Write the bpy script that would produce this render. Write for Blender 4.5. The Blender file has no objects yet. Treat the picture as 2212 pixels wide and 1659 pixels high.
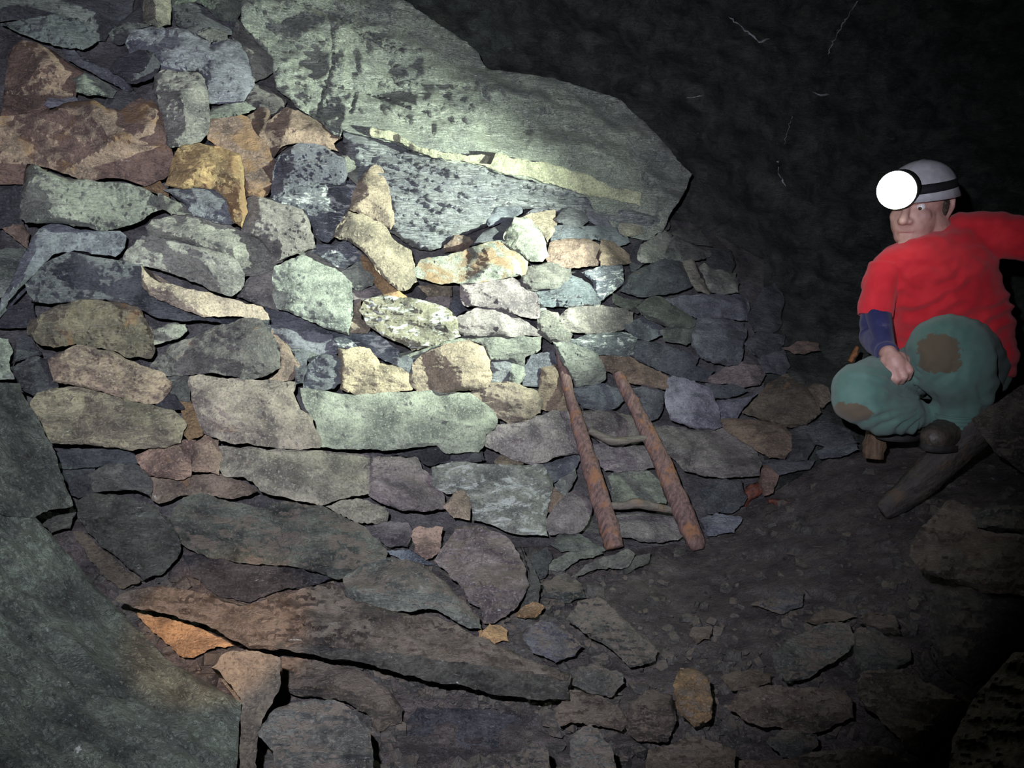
import bpy, bmesh, math, random
import numpy as np
from mathutils import Vector, Matrix, noise
from mathutils.geometry import delaunay_2d_cdt

W, H = 2212, 1659
CX, CY, F = W / 2, H / 2, 1600.0
PITCH = math.radians(12)
CAM = np.array((0.0, 0.0, 0.75))
FWD = np.array((0, math.cos(PITCH), -math.sin(PITCH)))
UP = np.array((0, math.sin(PITCH), math.cos(PITCH)))
RT = np.array((1.0, 0, 0))
scene = bpy.context.scene
COL = scene.collection


def P(px, py, d):
    """Point of the mine on the sight line through (px, py) at depth d metres."""
    px = np.asarray(px, float); py = np.asarray(py, float); d = np.asarray(d, float)
    u = ((px - CX) / F * d)[..., None]; v = (-(py - CY) / F * d)[..., None]
    return CAM + u * RT + v * UP + d[..., None] * FWD


def V(px, py, d):
    return Vector(P(px, py, d))


# ---------------------------------------------------------------- survey of the chamber (depth in metres)
SURVEY = [
    (0, 0, 2.25), (0, 400, 2.12), (0, 800, 1.95), (400, 0, 2.5), (400, 300, 2.32), (400, 600, 2.25), (400, 900, 2.12),
    (800, 400, 2.55), (800, 600, 2.46), (800, 1000, 2.32), (1200, 500, 2.82), (1200, 800, 2.66), (1200, 1100, 2.5),
    (1500, 600, 3.06), (1500, 900, 2.86), (1500, 1060, 2.66), (1750, 700, 3.2), (1750, 900, 2.86),
    (1350, 1190, 2.36), (1500, 1190, 2.4), (1800, 1040, 2.48), (2000, 1000, 2.4), (1700, 1250, 2.05), (1400, 1350, 1.95),
    (2100, 1100, 2.0), (2210, 1100, 1.85), (1200, 1500, 1.62), (1600, 1500, 1.56), (2000, 1500, 1.46), (2200, 1600, 1.32),
    (1200, 1659, 1.42), (1600, 1659, 1.34), (800, 1300, 1.95), (800, 1659, 1.42), (550, 1200, 1.95), (550, 1659, 1.4),
    (300, 1250, 1.92), (200, 1659, 1.34), (0, 1100, 1.75), (0, 1659, 1.3), (850, 1450, 1.72), (300, 1080, 2.02),
    (1050, 1250, 2.1), (900, 100, 3.05), (1200, 300, 3.2), (1450, 400, 3.35), (1200, 0, 3.5), (1700, 200, 3.9),
    (2200, 100, 3.7), (2200, 500, 3.6), (1700, 500, 3.7), (2200, 850, 3.0), (-500, -500, 1.9), (2700, -500, 3.0),
    (-500, 2000, 1.0), (2700, 2000, 1.0), (1100, 2000, 1.05), (1100, -500, 3.0), (2750, 800, 2.7), (-500, 800, 1.5)]
_pts = np.array([(a, b) for a, b, c in SURVEY], float) / 1000.0
_z = np.array([c for a, b, c in SURVEY])


def _phi(r2):
    return np.where(r2 > 1e-12, 0.5 * r2 * np.log(np.maximum(r2, 1e-12)), 0.0)


class Spline:
    def __init__(self, pts, z, lam=2e-3):
        self.p = pts; n = len(pts)
        r2 = ((pts[:, None] - pts[None]) ** 2).sum(2)
        A = np.zeros((n + 3, n + 3)); A[:n, :n] = _phi(r2) + lam * np.eye(n)
        A[:n, n] = 1; A[:n, n + 1:] = pts; A[n, :n] = 1; A[n + 1:, :n] = pts.T
        self.w = np.linalg.solve(A, np.concatenate([z, np.zeros(3)]))

    def __call__(self, px, py):
        q = np.stack([np.asarray(px, float), np.asarray(py, float)], -1) / 1000.0
        shp = q.shape[:-1]; q = q.reshape(-1, 2); out = np.empty(len(q)); n = len(self.p)
        for i in range(0, len(q), 20000):
            k = q[i:i + 20000]
            r2 = ((k[:, None] - self.p[None]) ** 2).sum(2)
            out[i:i + 20000] = _phi(r2) @ self.w[:n] + self.w[n] + k @ self.w[n + 1:]
        return out.reshape(shp)


DEPTH = Spline(_pts, _z)
_bed = np.array([(520, 0, 2.5), (600, 100, 2.52), (900, 20, 2.78), (900, 100, 2.74), (1040, 140, 2.83), (1200, 250, 2.87), (1450, 380, 3.03),
                 (900, 300, 2.58), (750, 300, 2.48), (1050, 400, 2.66), (1300, 480, 2.9), (900, 480, 2.48), (1000, 500, 2.6),
                 (1230, 180, 2.95), (650, -100, 2.6), (900, -100, 2.9), (1400, 520, 2.98)])
BED = Spline(_bed[:, :2] / 1000.0, _bed[:, 2])

# ---------------------------------------------------------------- materials


def new_mat(name):
    m = bpy.data.materials.new(name); m.use_nodes = True
    nt = m.node_tree
    for n in list(nt.nodes):
        nt.nodes.remove(n)
    out = nt.nodes.new('ShaderNodeOutputMaterial'); b = nt.nodes.new('ShaderNodeBsdfPrincipled')
    nt.links.new(b.outputs[0], out.inputs[0])
    return m, nt, b


class G:
    """Small helper for wiring node graphs."""
    def __init__(s, nt):
        s.nt = nt

    def n(s, t, **kw):
        x = s.nt.nodes.new(t)
        for k, v in kw.items():
            setattr(x, k, v)
        return x

    def put(s, sock, v):
        if hasattr(v, 'is_output'):
            s.nt.links.new(v, sock)
        elif v is not None:
            sock.default_value = v

    def noise(s, vec, scale, detail=4, rough=.55, dist=0):
        x = s.n('ShaderNodeTexNoise'); s.put(x.inputs['Vector'], vec)
        x.inputs['Scale'].default_value = scale; x.inputs['Detail'].default_value = detail
        x.inputs['Roughness'].default_value = rough; x.inputs['Distortion'].default_value = dist
        return x.outputs['Fac']

    def ramp(s, fac, lo, hi, a=0.0, b=1.0):
        x = s.n('ShaderNodeMapRange', interpolation_type='SMOOTHSTEP'); s.put(x.inputs[0], fac)
        for i, v in zip((1, 2, 3, 4), (lo, hi, a, b)):
            s.put(x.inputs[i], v)
        return x.outputs[0]

    def mix(s, fac, a, b, mode='MIX'):
        x = s.n('ShaderNodeMix', data_type='RGBA', blend_type=mode)
        s.put(x.inputs[0], fac); s.put(x.inputs[6], a); s.put(x.inputs[7], b)
        return x.outputs[2]

    def math(s, op, a, b=None, clamp=False):
        x = s.n('ShaderNodeMath', operation=op, use_clamp=clamp); s.put(x.inputs[0], a)
        if b is not None:
            s.put(x.inputs[1], b)
        return x.outputs[0]

    def vmath(s, op, a, b=None):
        x = s.n('ShaderNodeVectorMath', operation=op); s.put(x.inputs[0], a)
        if b is not None:
            s.put(x.inputs[1], b)
        return x.outputs[1] if op in ('LENGTH', 'DISTANCE') else x.outputs[0]

    def bump(s, h, strength, dist=.01, normal=None):
        x = s.n('ShaderNodeBump'); s.put(x.inputs['Height'], h)
        x.inputs['Strength'].default_value = strength; x.inputs['Distance'].default_value = dist
        if normal is not None:
            s.put(x.inputs['Normal'], normal)
        return x.outputs[0]


def c4(r, g, b):
    return (r, g, b, 1)


def rock_mat(name, own=None, rust=None, lime=0.0, foliate=(1, 1, 3.2), rough=(.42, .8), dust=0.0, bump=.55, spec=.45, streak=.55, mottle=(.42, 1.55), big=None):
    """Broken slate: mottled base colour, iron staining, pale mineral crust and a foliated, gritty relief."""
    m, nt, b = new_mat(name); g = G(nt)
    info = g.n('ShaderNodeObjectInfo')
    pos = g.n('ShaderNodeNewGeometry').outputs['Position']
    off = g.vmath('SCALE', (3.1, 7.7, 5.3)); nt.nodes[-1].inputs['Scale'].default_value = 1.0
    sc = nt.nodes[-1]; nt.links.new(info.outputs['Random'], sc.inputs['Scale'])
    p = g.vmath('ADD', pos, off)
    fol = g.vmath('MULTIPLY', p, foliate)
    base = info.outputs['Color'] if own is None else c4(*own)
    stain = info.outputs['Alpha'] if rust is None else rust
    n1 = g.noise(p, 9, 5, .62, .4)
    n2 = g.noise(fol, 26, 5, .65, .2)
    n3 = g.noise(p, 170, 3, .6)
    dark = g.mix(1.0, base, c4(mottle[0], mottle[0], mottle[0] * 1.08), 'MULTIPLY')
    lite = g.mix(1.0, base, c4(mottle[1], mottle[1], mottle[1] * .96), 'MULTIPLY')
    col = g.mix(g.ramp(n1, .32, .68), dark, lite)
    col = g.mix(g.ramp(n2, .52, .68, 0, streak), col, g.mix(1.0, base, c4(.42, .43, .5), 'MULTIPLY'))
    # paler broken grain
    col = g.mix(g.ramp(n3, .54, .68, 0, .6), col, g.mix(1.0, base, c4(1.9, 1.9, 1.85), 'MULTIPLY'))
    # dark grain
    col = g.mix(g.ramp(n3, .46, .32, 0, .65), col, g.mix(1.0, base, c4(.3, .3, .34), 'MULTIPLY'))
    # iron stain where the stone carries it
    nr = g.noise(p, 8.5, 6, .68, .8)
    lo = g.math('SUBTRACT', .74, g.math('MULTIPLY', stain, .36))
    fr = g.ramp(nr, lo, g.math('ADD', lo, .12))
    fr = g.math('MULTIPLY', fr, .8)
    orange = g.mix(g.noise(p, 22, 4), c4(.085, .052, .032), c4(.26, .155, .068))
    col = g.mix(fr, col, orange)
    # white mineral crust
    nl = g.noise(fol, 15, 6, .75, .6)
    l0 = .66 - lime * .2
    fl = g.ramp(nl, l0, l0 + .09, 0, .85)
    col = g.mix(fl, col, c4(.52, .56, .53))
    if dust:
        # settled mine mud on faces that look up
        nz = g.n('ShaderNodeSeparateXYZ'); g.put(nz.inputs[0], g.n('ShaderNodeNewGeometry').outputs['Normal'])
        fd = g.math('MULTIPLY', g.ramp(nz.outputs[2], .3, .72), g.ramp(g.noise(p, 13, 7, .68), .42, .56, .12, 1))
        col = g.mix(g.math('MULTIPLY', fd, dust), col, c4(.135, .115, .09))
    g.put(b.inputs['Base Color'], col)
    g.put(b.inputs['Roughness'], g.ramp(g.noise(p, 40, 4), .35, .65, rough[0], rough[1]))
    b.inputs['Specular IOR Level'].default_value = spec
    h = g.math('ADD', g.math('MULTIPLY', g.noise(fol, 34, 7, .74, .3), 1.0), g.math('MULTIPLY', n3, .3))
    nb = g.bump(h, bump, .03)
    if big:
        nb = g.bump(g.noise(fol, big, 5, .6, .3), .5, .05, nb)
    g.put(b.inputs['Normal'], nb)
    return m


M = {}
M['slate'] = rock_mat('slate_rock', rough=(.3, .68), spec=.6, bump=.8)
M['limed'] = rock_mat('lime_crusted_slate', lime=.75, rough=(.35, .7), bump=.8)
M['shiny'] = rock_mat('wet_foliated_slate', lime=.18, foliate=(1.3, 1.3, 6.5), rough=(.2, .5), bump=.9, spec=.7)
M['grainy'] = rock_mat('gritty_sandstone', foliate=(1, 1, 1.6), rough=(.5, .8), bump=.7)
M['muddy'] = rock_mat('mud_coated_rock', mottle=(.22, 1.25), dust=.8, rough=(.3, .75), spec=.45, lime=.05, bump=.75)
M['bed'] = rock_mat('pale_bedrock', own=(.285, .315, .27), rust=0.0, lime=.2, foliate=(.8, .8, 4.5), bump=1.0, big=9, mottle=(.74, 1.2), streak=.5)
M['bedlow'] = rock_mat('foliated_bedrock', own=(.215, .23, .24), rust=0.0, lime=.22, mottle=(.7, 1.35), streak=.8, foliate=(.35, .35, 6), bump=1.0, rough=(.3, .65), big=7)
M['ledge'] = rock_mat('yellowish_ledge_rock', own=(.33, .335, .235), rust=.25, lime=.2, bump=.8, mottle=(.6, 1.3))
M['slabrock'] = rock_mat('dull_green_slab_rock', lime=.06, mottle=(.34, 1.6), big=9, bump=1.0, foliate=(1, 1, 1.6), rough=(.35, .75), spec=.5)
M['backing'] = rock_mat('packed_rubble_and_mud', own=(.10, .10, .105), rust=.15, dust=.2, bump=.9, big=16)
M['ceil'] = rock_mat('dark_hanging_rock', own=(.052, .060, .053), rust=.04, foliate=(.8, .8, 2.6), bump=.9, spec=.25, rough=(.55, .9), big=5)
M['floor'] = rock_mat('trodden_mine_mud', own=(.07, .062, .062), rust=.1, dust=.25, foliate=(1, 1, 1), bump=.9, rough=(.4, .8), big=14)


def simple_mat(name, col, rough=.6, spec=.4, metal=0, var=.25, scale=30, bump=0.0, emit=None):
    m, nt, b = new_mat(name); g = G(nt)
    tc = g.n('ShaderNodeTexCoord').outputs['Object']
    f = g.noise(tc, scale, 5)
    k = 1 - var
    g.put(b.inputs['Base Color'], g.mix(g.ramp(f, .3, .7), c4(*[c * k for c in col]), c4(*[min(1, c * (1 + var)) for c in col])))
    b.inputs['Roughness'].default_value = rough; b.inputs['Specular IOR Level'].default_value = spec; b.inputs['Metallic'].default_value = metal
    if bump:
        g.put(b.inputs['Normal'], g.bump(g.noise(tc, scale * 2.5, 5), bump, .004))
    if emit:
        b.inputs['Emission Color'].default_value = c4(*emit[0]); b.inputs['Emission Strength'].default_value = emit[1]
    return m


# ---------------------------------------------------------------- mesh helpers

WORLD = {}   # world position of every object's origin


def empty(name, origin):
    o = bpy.data.objects.new(name, None); COL.objects.link(o); o.location = tuple(origin); o.empty_display_size = .05
    WORLD[o.name] = np.asarray(origin, float)
    return o


def link(name, verts, faces, mat, parent=None, origin=None, smooth=True, recalc=True):
    verts = np.asarray(verts, float)
    if origin is None:
        origin = (0, 0, 0) if parent is None else tuple(WORLD[parent.name])
    o3 = np.asarray(origin, float)
    me = bpy.data.meshes.new(name)
    me.from_pydata([tuple(v) for v in (verts - o3)], [], [tuple(f) for f in faces])
    if recalc:
        bm = bmesh.new(); bm.from_mesh(me)
        bmesh.ops.recalc_face_normals(bm, faces=bm.faces)
        bm.to_mesh(me); bm.free()
    if smooth:
        me.polygons.foreach_set('use_smooth', [True] * len(me.polygons))
    me.materials.append(mat)
    o = bpy.data.objects.new(name, me); COL.objects.link(o)
    WORLD[o.name] = o3
    if parent is None:
        o.location = origin
    else:
        o.parent = parent; o.location = tuple(o3 - WORLD[parent.name])
    return o


def tag(o, label, cat, group=None):
    o['label'] = label; o['category'] = cat
    if group:
        o['group'] = group
    return o


def seg_dist(q, a, b):
    ab = b - a; L = max(float(ab @ ab), 1e-9)
    t = np.clip(((q - a) @ ab) / L, 0, 1)
    return np.hypot(*(q - a - t[:, None] * ab).T)


def inside(q, poly):
    x, y = q[:, 0], q[:, 1]; r = np.zeros(len(q), bool); n = len(poly)
    for i in range(n):
        (x1, y1), (x2, y2) = poly[i], poly[(i + 1) % n]
        c = ((y1 > y) != (y2 > y))
        with np.errstate(divide='ignore', invalid='ignore'):
            xi = (x2 - x1) * (y - y1) / (y2 - y1 if y2 != y1 else 1e-9) + x1
        r ^= c & (x < xi)
    return r


def tri_patch(poly, step, rng, jag=1.0):
    """Outline refined to `step` pixels with a broken edge, filled with a jittered lattice; returns points, triangles, boundary count."""
    poly = np.asarray(poly, float); out = []
    n = len(poly); s0 = rng.random() * 100
    for i in range(n):
        a, b = poly[i], poly[(i + 1) % n]; L = np.hypot(*(b - a)); k = max(1, int(round(L / step)))
        nrm = np.array((-(b - a)[1], (b - a)[0])) / max(L, 1e-6)
        for j in range(k):
            t = j / k; q = a + (b - a) * t
            w = math.sin(math.pi * t) ** .5 if k > 1 else 0
            d = noise.noise(Vector((q[0] * .03 + s0, q[1] * .03, 1))) * 5 + noise.noise(Vector((q[0] * .12 + s0, q[1] * .12, 7))) * 2.2
            out.append(q + nrm * d * jag * w)
    B = np.array(out)
    lo, hi = B.min(0), B.max(0)
    xs = np.arange(lo[0], hi[0], step); ys = np.arange(lo[1], hi[1], step * .87)
    gx, gy = np.meshgrid(xs, ys); gx = gx + (np.arange(len(ys)) % 2)[:, None] * step * .5
    q = np.stack([gx.ravel(), gy.ravel()], 1)
    q += np.array([[rng.uniform(-.2, .2) * step, rng.uniform(-.2, .2) * step] for _ in range(len(q))]) if len(q) else 0
    q = q[inside(q, B)]
    if len(q):
        dm = np.full(len(q), 1e9)
        for i in range(len(B)):
            dm = np.minimum(dm, seg_dist(q, B[i], B[(i + 1) % len(B)]))
        q = q[dm > step * .55]
    pts = np.concatenate([B, q]) if len(q) else B
    nb = len(B)
    res = delaunay_2d_cdt([Vector(p) for p in pts], [], [list(range(nb))], 1, 1e-6)
    vo = np.array([(v.x, v.y) for v in res[0]])
    faces = [f for f in res[2]]
    # boundary loop in the output order
    inv = {}
    for k, src in enumerate(res[3]):
        for s in src:
            inv[s] = k
    loop = []
    for i in range(nb):
        k = inv.get(i)
        if k is not None and (not loop or loop[-1] != k):
            loop.append(k)
    return vo, faces, loop


def min_dist(q, poly):
    poly = np.asarray(poly, float)
    d = np.full(len(q), 1e9)
    for i in range(len(poly)):
        d = np.minimum(d, seg_dist(q, poly[i], poly[(i + 1) % len(poly)]))
    return d


def fr(v, s, o=4):
    return noise.fractal(v * s, 1.0, 2.0, o)


def stone(name, poly, prot, mat, color, rust, seed, thick=None, relief=1.0, D=DEPTH, step=None, grain=1.0, jag=1.0, theta=None, stand=1.0):
    rng = random.Random(seed)
    poly = np.asarray(poly, float)
    size = float(np.sqrt(np.prod(np.ptp(poly, 0))))
    if step is None:
        step = min(7.0, max(3.4, size / 38))
    c0 = poly.mean(0)
    poly = c0 + (poly - c0) * (1 + ((12.0 if size < 110 else 9.0) if seed < 5000 else 6.0) / max(size, 24))
    q, tri, loop = tri_patch(poly, step, rng, jag)
    nE = len(poly)
    dE = [seg_dist(q, poly[i], poly[(i + 1) % nE]) for i in range(nE)]
    dm = np.min(dE, 0)
    R = max(6.0, float(dm.max()))
    Hc = R * rng.uniform(.5, .8) * relief
    # outer arrises: each side breaks away at its own angle
    h = np.full(len(q), 1e9)
    for i in range(nE):
        s = rng.choice((.55, .8, 1.3, 2.2, 3.5)) * max(relief, .5)
        ex, ey = poly[(i + 1) % nE] - poly[i]
        nx, ny = (poly[i] + poly[(i + 1) % nE]) / 2 - c0
        if seed >= 5000 and relief > .3 and abs(ex) > abs(ey) * .8:
            s = rng.uniform(.55, .95) if ny > 0 else 3.0
        k = rng.uniform(.5, 3.0)
        h = np.minimum(h, s * dE[i] + k * (1 - np.exp(-dE[i] / 1.8)))
    # cleaved facets over a low dome
    core = q[dm > R * .25] if (dm > R * .25).any() else q
    tilt = np.array((rng.uniform(-.4, .4), rng.uniform(-.3, .5) if seed < 5000 else rng.uniform(.35, .75))) * relief
    ext = np.ptp(q, axis=0) / 2 + 1e-6
    nf = int(min(9, 3 + size / 45))
    for j in range(nf):
        sd = core[rng.randrange(len(core))]
        e = (sd - c0) / ext
        z = Hc * (1 - .45 * float(e @ e))
        gr = -1.1 * Hc * e / ext + np.array((rng.uniform(-.55, .55), rng.uniform(-.55, .55))) * relief + tilt
        h = np.minimum(h, z + rng.uniform(0, .22) * R * relief + (q - sd) @ gr)
    h = np.maximum(h, -R * .22)
    th = rng.uniform(-.1, .3) if theta is None else theta
    ct, st = math.cos(th), math.sin(th); o3 = rng.uniform(0, 50)
    edge = np.clip(dm / 4.0, .15, 1)
    lay = {'wet_foliated_slate': .13, 'mud_coated_rock': .09, 'gritty_sandstone': .04}.get(mat.name, .075)
    add = np.empty(len(q))
    for i, (x, y) in enumerate(q):
        u, v = x * ct + y * st, -x * st + y * ct
        a = noise.fractal(Vector((u * .009, v * .035, o3)), .9, 2.0, 4)
        ste = a * 3.0; ste = math.floor(ste) + min(1, (ste - math.floor(ste)) * 4.0)
        b = noise.fractal(Vector((u * .045, v * .10, o3 + 9)), .75, 2.0, 4)
        c = noise.ridged_multi_fractal(Vector((u * .02, v * .05, o3 + 20)), .9, 2.0, 4, 1.0, 2.0) if False else 0
        add[i] = ste * min(R, 60) * lay + b * min(3.4, .8 + R * .06)
    h = h + add * edge * grain
    d0 = D(q[:, 0], q[:, 1])
    if stand < 1:
        # a loose rock rests on the ground at its lower edge and stands up from it
        lo = poly[poly[:, 1] > poly[:, 1].max() - .25 * np.ptp(poly[:, 1])]
        db = float(np.mean(D(lo[:, 0], lo[:, 1])))
        d0 = np.minimum(db + stand * (d0 - db), d0 + .03)
    dc = float(D(*c0))
    d = d0 - prot - h * dc / F
    if thick is None:
        thick = max(.03, prot + .012) if seed < 5000 and seed > 100 else min(.24, max(.06, .7 * size * dc / F))
    front = P(q[:, 0], q[:, 1], d)
    L = q[loop]; dl = d[loop]; n = len(loop)
    r1 = c0 + (L - c0) * .95; r2 = c0 + (L - c0) * .78
    v1 = P(r1[:, 0], r1[:, 1], dl + thick * .45); v2 = P(r2[:, 0], r2[:, 1], dl + thick)
    cb = P(c0[0], c0[1], float(dl.mean()) + thick * 1.05)[None]
    nv = len(front)
    verts = np.concatenate([front, v1, v2, cb])
    faces = [tuple(f) for f in tri]
    for i in range(n):
        j = (i + 1) % n
        a0, a1 = loop[i], loop[j]
        faces.append((a0, a1, nv + j, nv + i)); faces.append((nv + i, nv + j, nv + n + j, nv + n + i))
        faces.append((nv + n + i, nv + n + j, nv + 2 * n))
    o = link(name, verts, faces, mat, origin=tuple(v2.mean(0)))
    o.color = (*color, rust)
    o.data.set_sharp_from_angle(angle=math.radians(32))
    return o


def patch(name, poly, depth_fn, mat, step, seed, back=.4, jag=1.0, color=(.2, .2, .2), parent=None, origin=None):
    """A free-form rock surface: outline + depth function, given a real back."""
    rng = random.Random(seed)
    q, tri, loop = tri_patch(poly, step, rng, jag)
    d = depth_fn(q)
    front = P(q[:, 0], q[:, 1], d); n = len(loop); nv = len(front); dl = d[loop]; L = q[loop]
    v1 = P(L[:, 0], L[:, 1], dl + back)
    verts = np.concatenate([front, v1]); faces = [tuple(f) for f in tri]
    for i in range(n):
        j = (i + 1) % n
        faces.append((loop[i], loop[j], nv + j, nv + i))
    faces.append(tuple(range(nv, nv + n)))
    return link(name, verts, faces, mat, origin=origin or tuple(front.mean(0)), parent=parent)
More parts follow.
